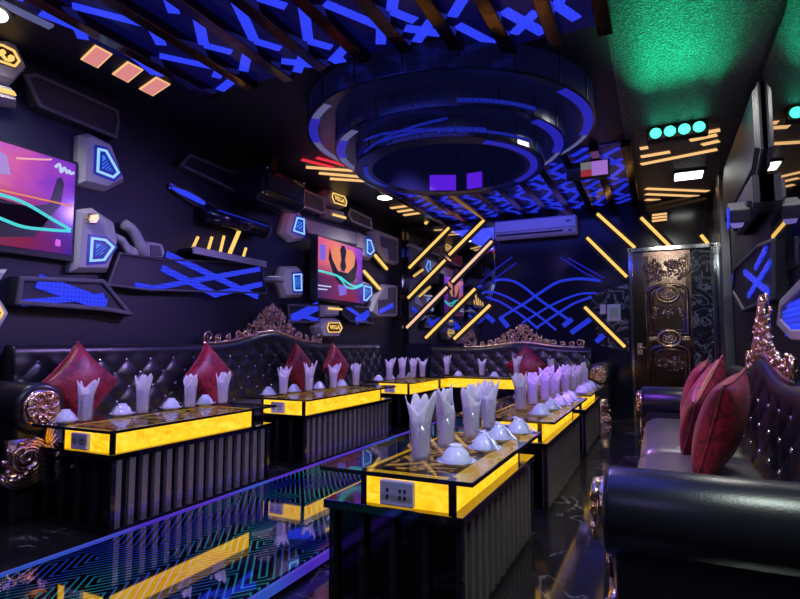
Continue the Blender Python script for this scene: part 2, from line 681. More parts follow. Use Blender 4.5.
# ------------------------------------------------------------------ tables
def table(label, led, box, gls, outlet=True, cross=False):
    """led/box/gls: (x0,x1,y0,y1) of the cabinet ledge, the light box and the glass top"""
    x0, x1, y0, y1 = led
    t = thing('bar_table', label, 'table', ((x0 + x1) / 2, (y0 + y1) / 2, 0))
    i = .04
    G().box(x0 + i, x1 - i, y0 + i, y1 - i, .03, .385).build('cabinet', M['mirrorblk'], t)
    G().box(x0 + .015, x1 - .015, y0 + .015, y1 - .015, 0, .03).build('plinth', M['gloss'], t, bevel=.004)
    G().box(x0, x1, y0, y1, .385, .417).build('ledge', M['ledge'], t, bevel=.003)
    for side in (0, 1):                          # long sides
        g = G()
        n = max(6, int((y1 - y0) / .085))
        st = (y1 - y0 - .06) / n
        xx = (x1 - i, x1 - .012) if side else (x0 + .012, x0 + i)
        for k in range(n):
            g.box(xx[0], xx[1], y0 + .04 + k * st, y0 + .04 + k * st + st * .44, .03, .385)
        g.build('slat_panel', M['slat'], t)
    for side in (0, 1):
        g = G()
        n = max(3, int((x1 - x0) / .13))
        st = (x1 - x0 - .05) / n
        yy = (y1 - i, y1 - .012) if side else (y0 + .012, y0 + i)
        for k in range(n + 1):
            xa = x0 + .02 + k * st
            g.box(xa, xa + .022, yy[0], yy[1], .03, .385)
        g.build('slat_panel', M['gloss'], t)
    a0, a1, b0, b1 = box
    zb, zt = .417, .536
    w = .022
    G().box(a0 + w, a1 - w, b0 + .004, b0 + .016, zb, zt).build('light_panel', M['onyx'], t)
    G().box(a0 + w, a1 - w, b1 - .016, b1 - .004, zb, zt).build('light_panel', M['onyx'], t)
    G().box(a0 + .004, a0 + .016, b0 + w, b1 - w, zb, zt).build('light_panel', M['onyx'], t)
    G().box(a1 - .016, a1 - .004, b0 + w, b1 - w, zb, zt).build('light_panel', M['onyx'], t)
    for px in (a0, a1 - w):
        for py in (b0, b1 - w):
            G().box(px, px + w, py, py + w, zb, zt).build('corner_post', M['gloss'], t)
    G().box(a0 + .018, a1 - .018, b0 + .018, b1 - .018, zt - .02, zt - .003).build('box_top', M['gloss'], t)
    G().box(a0 + .05, a1 - .05, b0 + .07, b1 - .07, zt - .004, zt - .001).build('ornament_panel', M['ornament'], t)
    c0, c1, d0, d1 = gls
    G().box(c0, c1, d0, d1, .537, .549).build('glass_top', M['glass_sheet'], t, bevel=.002)
    g = G()
    for e in ((c0 - .004, c1 + .004, d0 - .006, d0), (c0 - .004, c1 + .004, d1, d1 + .006), (c0 - .006, c0, d0 - .004, d1 + .004), (c1, c1 + .006, d0 - .004, d1 + .004)):
        g.box(*e, .535, .5495)
    g.build('glass_edge', M['gloss'], t)
    if outlet:
        xo = a0 + (a1 - a0) * .42
        o = G().box(xo - .066, xo + .066, b0 - .022, b0 + .004, zb + .006, zb + .094).build('power_outlet', M['outlet'], t, bevel=.006)
        for sx in (-.028, .022):
            g = G()
            for hx, hz in ((-.006, .055), (-.006, .032), (.012, .055), (.012, .032)):
                if sx < 0 and hx > 0:
                    continue
                g.box(xo + sx + hx - .004, xo + sx + hx + .004, b0 - .0235, b0 - .021, zb + hz, zb + hz + .012)
            g.build('socket_hole', M['black'], o)
    return t


TAB = {}
TAB['A'] = table('slatted bar table with glowing yellow band, nearest beside the single long sofa', (-1.165, -0.615, 1.79, 2.95), (-1.02, -0.655, 1.82, 2.78), (-1.145, -0.57, 1.745, 2.88))
TAB['B'] = table('slatted bar table crowded with violet-lit napkins, second back from the nearest socket table', (-1.2, -0.615, 3.3, 4.82), (-1.04, -0.655, 3.33, 4.62), (-1.19, -0.57, 3.26, 4.8))
TAB['C'] = table('slatted bar table third back, closest to the door', (-1.2, -0.615, 5.1, 6.42), (-1.04, -0.655, 5.14, 6.28), (-1.19, -0.57, 5.06, 6.4))
TAB['T1'] = table('slatted bar table with glowing yellow band, beside the carved scroll arm under the big screen', (-3.2, -2.6, 1.99, 3.3), (-3.05, -2.635, 2.02, 3.14), (-3.2, -2.555, 1.95, 3.28))
TAB['T2'] = table('slatted bar table before the tall gold crest, middle of the row under the screens', (-3.2, -2.6, 3.72, 5.3), (-3.07, -2.635, 3.75, 5.12), (-3.2, -2.555, 3.68, 5.28))
TAB['T3'] = table('slatted bar table at the far end of the row under the smaller screen', (-3.2, -2.6, 5.78, 6.9), (-3.05, -2.635, 5.81, 6.76), (-3.2, -2.555, 5.74, 6.88))
TAB['T4'] = table('slatted bar table set crosswise before the air conditioner sofa', (-2.82, -1.1, 6.96, 7.44), (-2.72, -1.2, 6.98, 7.38), (-2.82, -1.1, 6.93, 7.42), outlet=False)

# ------------------------------------------------------------------ tableware
ZT = .549


def mk_glass():
    g = G()
    prof = [(0, 0), (.036, 0), (.0385, .004), (.042, .165), (.0405, .165), (.0365, .018), (0, .018)]
    g.lathe(prof, 24)
    return g.build('drinking_glass', M['glass'], None, smooth=True, world=False)


def mk_mug():
    t = mk_glass()
    pts = [(-.040, 0, .13), (-.058, 0, .128), (-.072, 0, .11), (-.075, 0, .08), (-.068, 0, .05), (-.05, 0, .035), (-.038, 0, .034)]
    G().tube(pts, .006, 8).build('handle', M['glass'], t, smooth=True, world=False)
    return t


def mk_napkin(seed):
    rnd = random.Random(seed)
    g = G()
    n = 36
    peaks = [(rnd.uniform(-.5, .5), .09), (rnd.uniform(2.4, 3.6), .075)]
    if rnd.random() < .6:
        peaks.append((rnd.uniform(1.2, 1.9), .075))
    base_h = rnd.uniform(.18, .2)
    lean = rnd.uniform(-.012, .012)

    def h(q):
        z = base_h
        for a, amp in peaks:
            d = abs((q - a + PI) % (2 * PI) - PI)
            z = max(z, base_h + amp * max(0, 1 - d / 1.3))
        return z
    rings = []
    for j in range(11):
        f = j / 10
        ring = []
        for k in range(n):
            q = 2 * PI * k / n
            z = .021 + f * (h(q) - .02)
            r = .028 + .009 * min(1, z / .15)
            fl = max(0, (z - .16) / .12)
            rx = r + fl * .030
            ry = r - fl * .012
            fold = 1 + .09 * math.sin(5 * q + seed) * min(1, f * 1.4)
            ring.append((rx * math.cos(q) * fold + lean * fl * 2, ry * math.sin(q) * fold, z))
        rings.append(ring)
    g.loops(rings, cap=False)
    # inner fold standing inside the outer one
    rings = []
    for j in range(9):
        f = j / 8
        ring = []
        for k in range(20):
            q = 2 * PI * k / 20
            z = .03 + f * (.19 + .045 * max(0, math.cos(2 * (q - 1.2 - seed))))
            r = .017 + .012 * f
            ring.append((r * math.cos(q) * 1.25, r * math.sin(q) * .7, z))
        rings.append(ring)
    g.loops(rings, cap=False)
    o = g.build('folded_napkin', M['napkin'], None, smooth=True, world=False)
    s = o.modifiers.new('thickness', 'SOLIDIFY')
    s.thickness = .0012
    return o


def mk_saucer():
    prof = [(0, .004), (.035, .004), (.036, 0), (.042, 0), (.045, .004), (.074, .014), (.075, .0165), (.045, .0085), (0, .0075)]
    return G().lathe(prof, 28).build('saucer', M['porcelain'], None, smooth=True, world=False)


def mk_bowl():
    prof = [(.056, 0), (.058, .002), (.054, .014), (.045, .034), (.030, .05), (.024, .054), (.025, .062), (.022, .063), (.021, .055), (0, .054),
            (0, .050), (.028, .046), (.043, .030), (.052, .012), (.055, .001)]
    return G().lathe(prof, 28).build('rice_bowl', M['porcelain'], None, smooth=True, world=False)


def mk_spoon():
    """soup spoon: scoop resting on the foot of the bowl, handle sloping down to the table"""
    g = G()
    rings = []
    path = [(-.055, .058, .012), (-.048, .066, .02), (-.034, .071, .0235), (-.018, .070, .022), (-.004, .066, .013), (.02, .058, .0065), (.05, .042, .006), (.078, .022, .0062), (.098, .010, .007), (.103, .007, .004)]
    for i, (x, z, w) in enumerate(path):
        dip = .006 if i < 5 else .0015
        ring = [(x, -w, z), (x, -w * .5, z - dip), (x, 0, z - dip * 1.3), (x, w * .5, z - dip), (x, w, z), (x, w * .5, z - dip + .003), (x, 0, z - dip * 1.3 + .003), (x, -w * .5, z - dip + .003)]
        rings.append(ring)
    g.loops(rings)
    return g.build('soup_spoon', M['porcelain'], None, smooth=True, world=False)


GL0, MUG0, SAU0, BOW0, SPO0 = mk_glass(), mk_mug(), mk_saucer(), mk_bowl(), mk_spoon()
NAPK = [mk_napkin(s) for s in range(1, 7)]
USED = set()


def place(src, loc, rz, label, cat, group):
    if src.name not in USED:
        USED.add(src.name)
        o = src
        o.location = loc
        o.rotation_euler = (0, 0, rz)
    else:
        o = dup(src, loc, rz)
    return tag(o, label, cat, group)


ORD = ['first', 'second', 'third', 'fourth', 'fifth']
WHERE = {'A': 'nearest socket table', 'B': 'violet-lit table', 'C': 'table by the door', 'T1': 'table by the scroll arm', 'T2': 'table before the tall crest', 'T3': 'table under the smaller screen', 'T4': 'crosswise table'}
LOOK = {0: 'two-pointed', 1: 'slim peaked', 2: 'tall leafy', 3: 'wide flared', 4: 'jagged', 5: 'soft-tipped'}
SETS = {  # glass positions (x, y, turn, napkin fold), bowl positions
    'A': ([(-.82, 1.91, .25, 0), (-.82, 2.18, 1.5, 2), (-.80, 2.46, .9, 5), (-.81, 2.77, .3, 3)], [(-.705, 1.98), (-.685, 2.28), (-.69, 2.54), (-.655, 2.76)]),
    'B': ([(-.85, 3.66, .8, 2), (-.84, 4.0, .2, 5), (-.81, 4.3, .5, 1), (-.77, 4.5, 1.1, 4)], [(-.69, 3.5), (-.68, 3.82), (-.67, 4.08), (-.655, 4.3), (-.655, 4.5)]),
    'C': ([(-.79, 5.16, .3, 3), (-.76, 5.36, 1.1, 0), (-.74, 5.56, .2, 2), (-.71, 5.84, 1.5, 5)], [(-.655, 5.16), (-.65, 5.34), (-.65, 5.52), (-.65, 5.8)]),
    'T1': ([(-2.93, 2.07, .3, 1), (-2.92, 2.44, .2, 0), (-2.91, 2.81, .1, 3), (-2.88, 3.09, .2, 0)], [(-3.07, 2.05), (-3.05, 2.40), (-3.04, 2.77), (-3.02, 3.06)]),
    'T2': ([(-2.92, 3.85, .4, 5), (-2.9, 4.2, .1, 4), (-2.88, 4.58, .5, 1), (-2.84, 4.95, .2, 3)], [(-3.06, 3.83), (-3.05, 4.18), (-3.03, 4.56), (-3.0, 4.93)]),
    'T3': ([(-2.9, 5.84, .3, 1), (-2.87, 6.13, 1.0, 5), (-2.84, 6.39, .2, 0), (-2.80, 6.60, .6, 4)], [(-3.04, 5.83), (-3.02, 6.10), (-2.98, 6.34), (-2.96, 6.58)]),
    'T4': ([(-2.69, 7.2, .3, 0), (-2.19, 7.2, .8, 4), (-1.72, 7.2, .2, 1), (-1.27, 7.2, 1.2, 2)], [(-2.5, 7.14), (-2.0, 7.14), (-1.5, 7.14)]),
}
for key, (gl, bo) in SETS.items():
    mug = key in ('T1', 'T2', 'T3')
    side = 'from the near end,'
    if key == 'T4':
        side = 'from the pillar end,'
    for k, (x, y, r, n) in enumerate(gl):
        word = 'clear handled beer mug' if mug else 'clear tall tumbler'
        place(MUG0 if mug else GL0, (x, y, ZT), .4 + r * .3, f'{word} with napkin, {ORD[k]} {side} {WHERE[key]}', 'glass', f'glasses on the {WHERE[key]}')
        o = place(NAPK[n], (x, y, ZT), r, f'{LOOK[n]} napkin in the {ORD[k]} glass {side} {WHERE[key]}', 'napkin', f'napkins on the {WHERE[key]}')
        o.scale = (1, 1, 1.0 if key == 'A' else random.uniform(.9, 1.06))
    for k, (x, y) in enumerate(bo):
        place(SAU0, (x, y, ZT), 0, f'saucer under the {ORD[k]} bowl {side} {WHERE[key]}', 'saucer', f'saucers on the {WHERE[key]}')
        place(BOW0, (x, y, ZT + .011), 0, f'upturned white bowl, {ORD[k]} {side} {WHERE[key]}', 'bowl', f'bowls on the {WHERE[key]}')
        if key in ('A', 'B', 'C') and k > 0:
            place(SPO0, (x, y, ZT + .012), -.9 + .2 * k, f'spoon leaning on the {ORD[k]} bowl {side} {WHERE[key]}', 'spoon', f'spoons on the {WHERE[key]}')


# ------------------------------------------------------------------ carved ornaments
def spiral(c, r0, turns, a0, u, v, hand=1, n=26, taper=.12):
    pts, rads = [], []
    for i in range(n):
        f = i / (n - 1)
        a = a0 + hand * turns * 2 * PI * f
        r = r0 * (1 - f * (1 - taper))
        pts.append(Vector(c) + Vector(u) * (r * math.cos(a)) + Vector(v) * (r * math.sin(a)))
        rads.append(f)
    return pts, rads


def crest_mesh(width, height, lift, seed, depth=.05):
    """pierced baroque crest in the local XZ plane, centred on x=0; lift(x) is the height of the sofa back under it"""
    rnd = random.Random(seed)
    g = G()
    U, V = (1, 0, 0), (0, 0, 1)
    hw = width / 2

    def env(x):                                   # outline height above the sofa back
        a = abs(x) / hw
        if a < .42:
            return height * (1 - .78 * (a / .42) ** 1.15) + .02
        if a < .80:
            return height * .17 + .02
        return height * .17 + height * .22 * math.sin((a - .80) / .20 * PI) ** 1 + .015
    # base rail
    pts = [(x, 0, lift(x) + .012) for x in [(-hw + width * i / 60) for i in range(61)]]
    g.tube(pts, [.014 + .008 * (1 - abs(p[0]) / hw) for p in pts], 8)
    # scrolls at both ends
    for s in (-1, 1):
        for k, (cx, cz, r) in enumerate([(.93, .07, .065), (.80, .055, .045), (.66, .05, .04), (.52, .06, .045)]):
            p, f = spiral((s * hw * cx, 0, lift(s * hw * cx) + cz), r, 1.5, -PI / 2, U, V, s, 22)
            g.tube(p, [.013 * (1 - .5 * q) for q in f], 6)
            for q in range(4):
                a = rnd.uniform(0, 2 * PI)
                g.blob((s * hw * cx + r * .8 * math.cos(a), rnd.uniform(-.015, .015), lift(s * hw * cx) + cz + r * .8 * math.sin(a)), rnd.uniform(.008, .016), 4)
    # scrolls and leaves filling the peak
    n = 0
    tries = 0
    cen = []
    while n < 46 and tries < 3000:
        tries += 1
        x = rnd.uniform(-.46, .46) * hw
        e = env(x)
        if e < .05:
            continue
        z = rnd.uniform(.03, e - .02)
        r = rnd.uniform(.022, .05)
        if any((x - a) ** 2 + (z - b) ** 2 < (.75 * (r + c)) ** 2 for a, b, c in cen):
            continue
        cen.append((x, z, r))
        y = rnd.uniform(-depth, depth) * .4
        base = lift(x)
        p, f = spiral((x, y, base + z), r, rnd.choice((1.3, 1.6)), rnd.uniform(0, 6.28), U, V, rnd.choice((-1, 1)), 18)
        g.tube(p, [.011 * (1 - .55 * q) for q in f], 6)
        n += 1
    for k in range(110):
        x = rnd.uniform(-.5, .5) * hw
        z = rnd.uniform(.02, max(.03, env(x)))
        a = rnd.uniform(-.9, .9)
        L = rnd.uniform(.025, .05)
        p = [Vector((x + math.sin(a) * L * q, rnd.uniform(-.01, .01) - .012 * math.sin(q * PI), lift(x) + z + math.cos(a) * L * q)) for q in (0, .25, .5, .75, 1)]
        g.tube(p, [.003, .010, .013, .009, .002], 6, flat=.6)
    for k in range(-3, 4):                        # palmette on top
        a = k * .33
        L = .11 - abs(k) * .012
        z0 = lift(0) + env(0) - .10
        p = [Vector((math.sin(a) * L * q, -.006, z0 + math.cos(a) * L * q)) for q in (0, .3, .6, .85, 1)]
        g.tube(p, [.006, .012, .014, .010, .003], 6, flat=.6)
    return g


def rosette_mesh(r, seed=1):
    """carved scroll disc in the local XZ plane facing -Y"""
    g = G()
    U, V = (1, 0, 0), (0, 0, 1)
    g.lathe([(0, .01), (r, .01), (r * 1.02, 0), (r, -.012), (r * .9, -.016), (0, -.02)], 28, m=Matrix.Rotation(PI / 2, 4, 'X') @ Matrix.Scale(-1, 4, (0, 0, 1)))
    p, f = spiral((0, -.02, 0), r * .92, 2.3, .6, U, V, 1, 60, .08)
    g.tube(p, [.014 * (1 - .4 * q) for q in f], 7)
    for k in range(9):
        a = k * 2 * PI / 9
        p = [Vector((math.cos(a + .35 * q) * r * (.3 + .62 * q), -.026, math.sin(a + .35 * q) * r * (.3 + .62 * q))) for q in (0, .25, .5, .75, 1)]
        g.tube(p, [.005, .012, .014, .011, .004], 6)
    g.blob((0, -.025, 0), r * .18, 6)
    return g


def foot_mesh(r, h):
    """carved acanthus bracket under the arm: a big scroll with a leaf sweeping up, facing -Y"""
    g = G()
    U, V = (1, 0, 0), (0, 0, 1)
    for k in range(5):
        p, f = spiral((0, -.03 - .004 * k, h * .42), r * (1 - .16 * k), .62, -2.6 + .25 * k, U, V, 1, 22, .75)
        g.tube(p, [.018 * (1 - .45 * q) for q in f], 7)
    p, f = spiral((-.02, -.04, h * .48), r * .5, 1.8, 0, U, V, -1, 40, .1)
    g.tube(p, [.015 * (1 - .4 * q) for q in f], 7)
    for k in range(6):
        a = -.2 + k * .28
        p = [Vector((r * .55 + .10 * q * math.cos(a), -.03, h * .5 + (.12 + .02 * k) * q * math.sin(a + .5))) for q in (0, .3, .6, 1)]
        g.tube(p, [.012, .016, .012, .003], 6)
    for k in range(10):
        a = k * .63
        g.blob((r * .75 * math.cos(a), -.035, h * .42 + r * .6 * math.sin(a)), (.022, .012, .018), 5)
    g.box(-r * .8, r * .8, -.02, .06, .0, h * .2)
    g.box(-r * .6, r * .6, -.02, .02, h * .2, h * .8)
    return g


# ------------------------------------------------------------------ sofas
def sofa(name, label, loc, rotz, L, D, seat_z, back_y, top, arms, arm_z, arm_r, n_seat, crest=None, hump=0, base_front=.03, gm='gold', foot_h=.36, tuft=(.115, .105), foot_z=0, foot_dx=0):
    t = thing(name, label, 'sofa', loc, rotz)
    kw = dict(world=False)
    aw = arm_r * 2
    xa = aw if 0 in arms else 0
    xb = L - aw if 1 in arms else L
    G().box(xa, xb, base_front, D - .02, 0, seat_z - .12).build('base', M['leather'], t, bevel=.01, **kw)
    for k in range(n_seat):
        w = (xb - xa) / n_seat
        x0, x1 = xa + k * w + .004, xa + (k + 1) * w - .004
        g = G()
        nx, ny = 14, 10
        rings = []
        for i in range(nx + 1):
            ring_t = []
            for j in range(ny + 1):
                fx, fy = i / nx, j / ny
                ex = min(fx, 1 - fx) * (x1 - x0)
                ey = min(fy, 1) * (back_y + .02)
                dz = -.028 * math.exp(-ex / .025) - .04 * math.exp(-ey / .025)
                ring_t.append((x0 + fx * (x1 - x0), -.0 + fy * (back_y + .06), seat_z + dz + .012 * math.sin(PI * fx)))
            ring = ring_t + [(ring_t[-1][0], ring_t[-1][1], seat_z - .13), (ring_t[0][0], ring_t[0][1], seat_z - .13)]
            rings.append(ring)
        g.loops(rings)
        g.build('seat_cushion', M['seat'], t, smooth=True, **kw)
    # tufted back
    cx = L / 2 if crest is None else crest[0]

    def ztop(x):
        if not hump:
            return top
        a = abs(x - cx) / hump[0]
        return top + hump[1] * math.exp(-(a * 1.6) ** 2 * 1.3)
    g = G()
    knob = [None]
    far = G()
    nx = int((xb - xa) / .0165)
    ua, va = tuft
    rows = 40
    rings = []
    for i in range(nx + 1):
        x = xa + (xb - xa) * i / nx
        zt = ztop(x)
        ring = []
        for j in range(rows + 1):
            f = j / rows
            z = seat_z - .08 + f * (zt - .05 - seat_z + .08)
            y = back_y + .10 * f
            s, q = (x / ua + (top - .12 - z) / va) / 2, (x / ua - (top - .12 - z) / va) / 2
            b = (abs(math.sin(PI * s)) * abs(math.sin(PI * q))) ** .45
            fade = min(1, max(0, (zt - .06 - z) / .06))
            ring.append((x, y + .019 * (1 - b) * fade, z))
        r = .06
        for j in range(1, 8):
            a = PI * j / 7
            ring.append((x, back_y + .10 + r - r * math.cos(a), zt - .05 + r * math.sin(a) * .85))
        ring.append((x, max(D - .01, back_y + .23), .3))
        ring.append((x, back_y + .06, .3))
        rings.append(ring)
    g.loops(rings)
    back = g.build('tufted_back', M['leather'], t, smooth=True, **kw)
    i0 = int(xa / ua)
    for i in range(i0, int(xb / ua) + 1):
        for j in range(0, 9):
            x, z = i * ua, top - .12 - j * va
            if (i + j) % 2 or x < xa + .05 or x > xb - .05 or z < seat_z + .03 or z > ztop(x) - .07:
                continue
            f = (z - seat_z + .08) / (ztop(x) - .05 - seat_z + .08)
            if (L > 5 and x > 3.6):                # the far stretch, only specks in the photo
                far.blob((x, back_y + .10 * f + .016, z), (.012, .009, .012), 4)
                continue
            if knob[0] is None:
                knob[0] = G().blob((0, 0, 0), (.012, .009, .012), 5).build('crystal_button', M['crystal'], back, smooth=True, **kw)
                b = knob[0]
            else:
                b = knob[0].copy()
                COL.objects.link(b)
            b.location = (x, back_y + .10 * f + .016, z)
    if far.v:
        o = far.build('far_crystal_buttons', M['crystal'], back, smooth=True, **kw)
        o['kind'] = 'stuff'
    # arms
    for e in arms:
        x = arm_r if e == 0 else L - arm_r
        prof = []
        for k in range(26):
            a = -PI * .5 + 2 * PI * k / 26
            prof.append((x + arm_r * math.cos(a), arm_z + arm_r * math.sin(a)))
        rings = []
        for y, sc in ((-.035, .80), (-.03, .93), (-.015, 1.0), (D * .5, 1.0), (D - .02, 1.0)):
            rings.append([(x + (px - x) * sc, y, arm_z + (pz - arm_z) * sc) for px, pz in prof])
        arm = G().loops(rings).build('arm_roll', M['leather'], t, smooth=True, **kw)
        G().box(x - arm_r * .82, x + arm_r * .82, -.005, D - .03, 0, arm_z).build('arm_panel', M['leather'], t, bevel=.02, **kw)
        r = rosette_mesh(arm_r * .74)
        r.v = [(vx + x, vy - .035, vz + arm_z) for vx, vy, vz in r.v]
        r.build('carved_rosette', M[gm], arm, smooth=True, **kw)
        fm = foot_mesh(arm_r * 1.05, foot_h)
        sg = 1 if e == 0 else -1
        fm.v = [(sg * vx + x + foot_dx, vy - .01, vz + foot_z) for vx, vy, vz in fm.v]
        fm.build('carved_foot', M[gm], t, smooth=True, **kw)
    if 1 not in arms or 0 not in arms:
        pass
    if crest:
        c, w, h, sd = crest
        cm = crest_mesh(w, h, lambda x: ztop(c + x) - .005, sd)
        cm.v = [(vx + c, vy + back_y + .14, vz) for vx, vy, vz in cm.v]
        cm.build('carved_crest', M[gm], t, smooth=True, **kw)
    return t


# along the left wall (front faces +X), from the near scroll arm to the corner
sofa('sofa', 'long black tufted sofa with a tall gold crest below the wall screens', (-3.3, 1.88, 0), PI / 2, 5.5, .68, .42, .42, .99, (0,), .62, .15, 4, crest=(2.98, 2.0, .30, 3), hump=(.9, .13), gm='rosegold', foot_z=.22, foot_h=.30, foot_dx=-.07)
# along the back wall
sofa('sofa', 'black tufted sofa with a gold crest under the air conditioner', (-3.28, 7.52, 0), 0, 2.70, .80, .42, .45, .93, (1,), .60, .15, 3, crest=(1.42, 1.78, .26, 5), hump=(.8, .07), gm='gold')
# along the right wall, front faces -X; local +X runs towards the camera
sofa('sofa', 'long black leather sofa with two rolled arms and red cushions, alone against its wall', (-.125, 5.12, 0), -PI / 2, 3.52, .87, .42, .47, .83, (0, 1), .52, .125, 2, crest=(1.72, 1.3, .30, 8), hump=(.6, .10), gm='gold', foot_h=.38)


# ------------------------------------------------------------------ cushions
def mk_pillow():
    g = G()
    n = 22
    S = .215
    for sgn in (1, -1):
        vs, fs = [], []
        for i in range(n + 1):
            for j in range(n + 1):
                u, v = 2 * i / n - 1, 2 * j / n - 1
                pinch = 1 - .10 * (1 - abs(u * v)) * (1 - (1 - u * u) * (1 - v * v)) * .8
                b = max(0, (1 - u ** 2) * (1 - v ** 2)) ** .42
                x, z = u * S * (1 - .07 * (1 - u * u) * v * v), v * S * (1 - .07 * (1 - v * v) * u * u)
                x, z = u * S * (1 - .08 * (1 - v * v)), v * S * (1 - .08 * (1 - u * u))
                vs.append((x, sgn * .085 * b, z))
        for i in range(n):
            for j in range(n):
                a = i * (n + 1) + j
                fs.append((a, a + 1, a + n + 2, a + n + 1))
        g.add(vs, fs)
    o = g.build('cushion', M['damask'], None, smooth=True, world=False)
    pts = []
    for k in range(80):
        f = k / 20
        e, q = int(f), f % 1
        u, v = [(-1 + 2 * q, -1), (1, -1 + 2 * q), (1 - 2 * q, 1), (-1, 1 - 2 * q)][e]
        pts.append((u * S * (1 - .08 * (1 - v * v)), 0, v * S * (1 - .08 * (1 - u * u))))
    G().tube(pts, .006, 6, closed=True).build('piping', M['damask'], o, smooth=True, world=False)
    return o


PIL = mk_pillow()


def pillow(loc, rx, ry, rz, label, group, sc=1.0):
    if 'cushion0' not in USED:
        USED.add('cushion0')
        o = PIL
        o.location = loc
    else:
        o = dup(PIL, loc)
    m = Matrix.Rotation(rz, 4, 'Z') @ Matrix.Rotation(rx, 4, 'X') @ Matrix.Rotation(ry, 4, 'Y')
    o.rotation_euler = m.to_euler()
    o.scale = (sc, sc, sc)
    return tag(o, label, 'cushion', group)


LG = 'red cushions on the sofa below the screens'
RG = 'red cushions on the single long sofa'
pillow((-3.63, 2.52, .72), -.18, PI / 4, PI / 2, 'dark red damask cushion set on its corner, nearest the scroll arm', LG, .97)
pillow((-3.64, 3.74, .71), -.18, PI / 4, PI / 2, 'dark red damask cushion standing on a corner behind the table by the scroll arm', LG)
pillow((-3.64, 5.08, .71), -.18, PI / 4, PI / 2, 'dark red cushion on its corner directly below the peak of the tall crest', LG)
pillow((-3.64, 5.85, .71), -.18, PI / 4, PI / 2, 'dark red cushion on its corner under the orange letter badge', LG)
pillow((-1.75, 7.9, .68), -.18, PI / 4, 0, 'dark red cushion on its corner on the sofa under the air conditioner', 'red cushion at the end wall')
pillow((.225, 2.80, .645), -.30, .12, -PI / 2 - .25, 'wine red cushion leaning upright, frontmost of three on the single long sofa', RG, 1.03)
pillow((.19, 3.42, .655), -.35, PI / 5, -PI / 2 - .2, 'crimson cushion between two others on the single long sofa', RG, .98)
pillow((.20, 4.0, .66), -.25, .1, -PI / 2 - .1, 'crimson cushion furthest along the single long sofa, partly hidden', RG, 1.05)

# ------------------------------------------------------------------ ceiling: LED strips and mirror beams
BX = [-3.14, -2.76, -2.42, -2.10, -1.78, -1.46, -1.15, -.85, -.55, -.25]
NAMES = ['first', 'second', 'third', 'fourth', 'fifth', 'sixth', 'seventh', 'eighth', 'ninth', 'tenth']


def led_strip(x0, x1, y0, y1, seed, label, grp, dense):
    rnd = random.Random(seed)
    t = thing('led_ceiling_panel', label, 'ceiling light panel', ((x0 + x1) / 2, (y0 + y1) / 2, ZC), 0, grp)
    G().box(x0, x1, y0, y1, ZC - .012, ZC).build('carrier_panel', M['led_plate'], t)
    g = G()
    y = y0 + rnd.uniform(0, .2)
    w = .068
    a, b = x0 + .02, x1 - .02

    def seg(p, q, ww):
        g.bar((p[0], p[1], ZC - .014), (q[0], q[1], ZC - .014), ww, .008)
    while y < y1 - .12:
        k = rnd.random()
        if k < .45:                                # zigzag
            yy = min(y + rnd.uniform(.26, .40), y1 - .02)
            p, q = (a, y), (b, yy)
            if rnd.random() < .5:
                p, q = (b, y), (a, yy)
            seg(p, q, w)
            y3 = min(yy + rnd.uniform(.08, .2), y1 - .01)
            seg(q, ((a + b) / 2, y3), w)
            y = y3 + (.02 if dense else rnd.uniform(.03, .14))
        elif k < .75:                              # crossed pair
            yy = min(y + rnd.uniform(.34, .46), y1 - .02)
            seg((a, y), (b, yy), w * 1.1)
            m = (y + yy) / 2
            seg(((a + b) / 2 + .09, m - .08), ((a + b) / 2 - .09, m + .10), w)
            y = yy + (.02 if dense else rnd.uniform(.03, .12))
        else:
            yy = min(y + .2, y1 - .02)
            seg((b, y), (a, yy), w)
            y = yy + (.03 if dense else .1)
    g.build('led_band', M['led_far'] if dense else M['led'], t)


for k in range(len(BX) - 1):
    yend = 3.2 if BX[k] < -1.2 else 3.52
    led_strip(BX[k] + .045, BX[k + 1] - .045, 1.25, yend, 20 + k, f'blue zigzag LED ceiling strip on the near side of the round fitting, {NAMES[k]} from the screen wall', 'LED ceiling strips before the round fitting', False)
    led_strip(BX[k] + .045, BX[k + 1] - .045, 5.75, YB - .02, 60 + k, f'blue LED ceiling strip running to the air conditioner wall, {NAMES[k]} from the screen wall', 'LED ceiling strips beyond the round fitting', True)
led_strip(-3.34, -3.19, 1.25, 2.8, 91, 'short blue LED ceiling strip beside the three orange squares', 'LED ceiling strips before the round fitting', False)
for k, x in enumerate(BX):
    yend = 3.2 if x < -1.2 else 3.55
    g = G().box(x - .045, x + .045, 1.2, yend, ZC - .075, ZC + .01)
    tag(g.build('mirror_beam', M['beam'], None, bevel=.006), f'bronze mirror ceiling beam on the near side of the round fitting, {NAMES[k]} from the screen wall', 'ceiling beam', 'bronze ceiling beams before the round fitting')
    g = G().box(x - .045, x + .045, 5.72, YB - .005, ZC - .075, ZC + .01)
    tag(g.build('mirror_beam', M['beam'], None, bevel=.006), f'bronze mirror ceiling beam running to the air conditioner wall, {NAMES[k]} from the screen wall', 'ceiling beam', 'bronze ceiling beams beyond the round fitting')

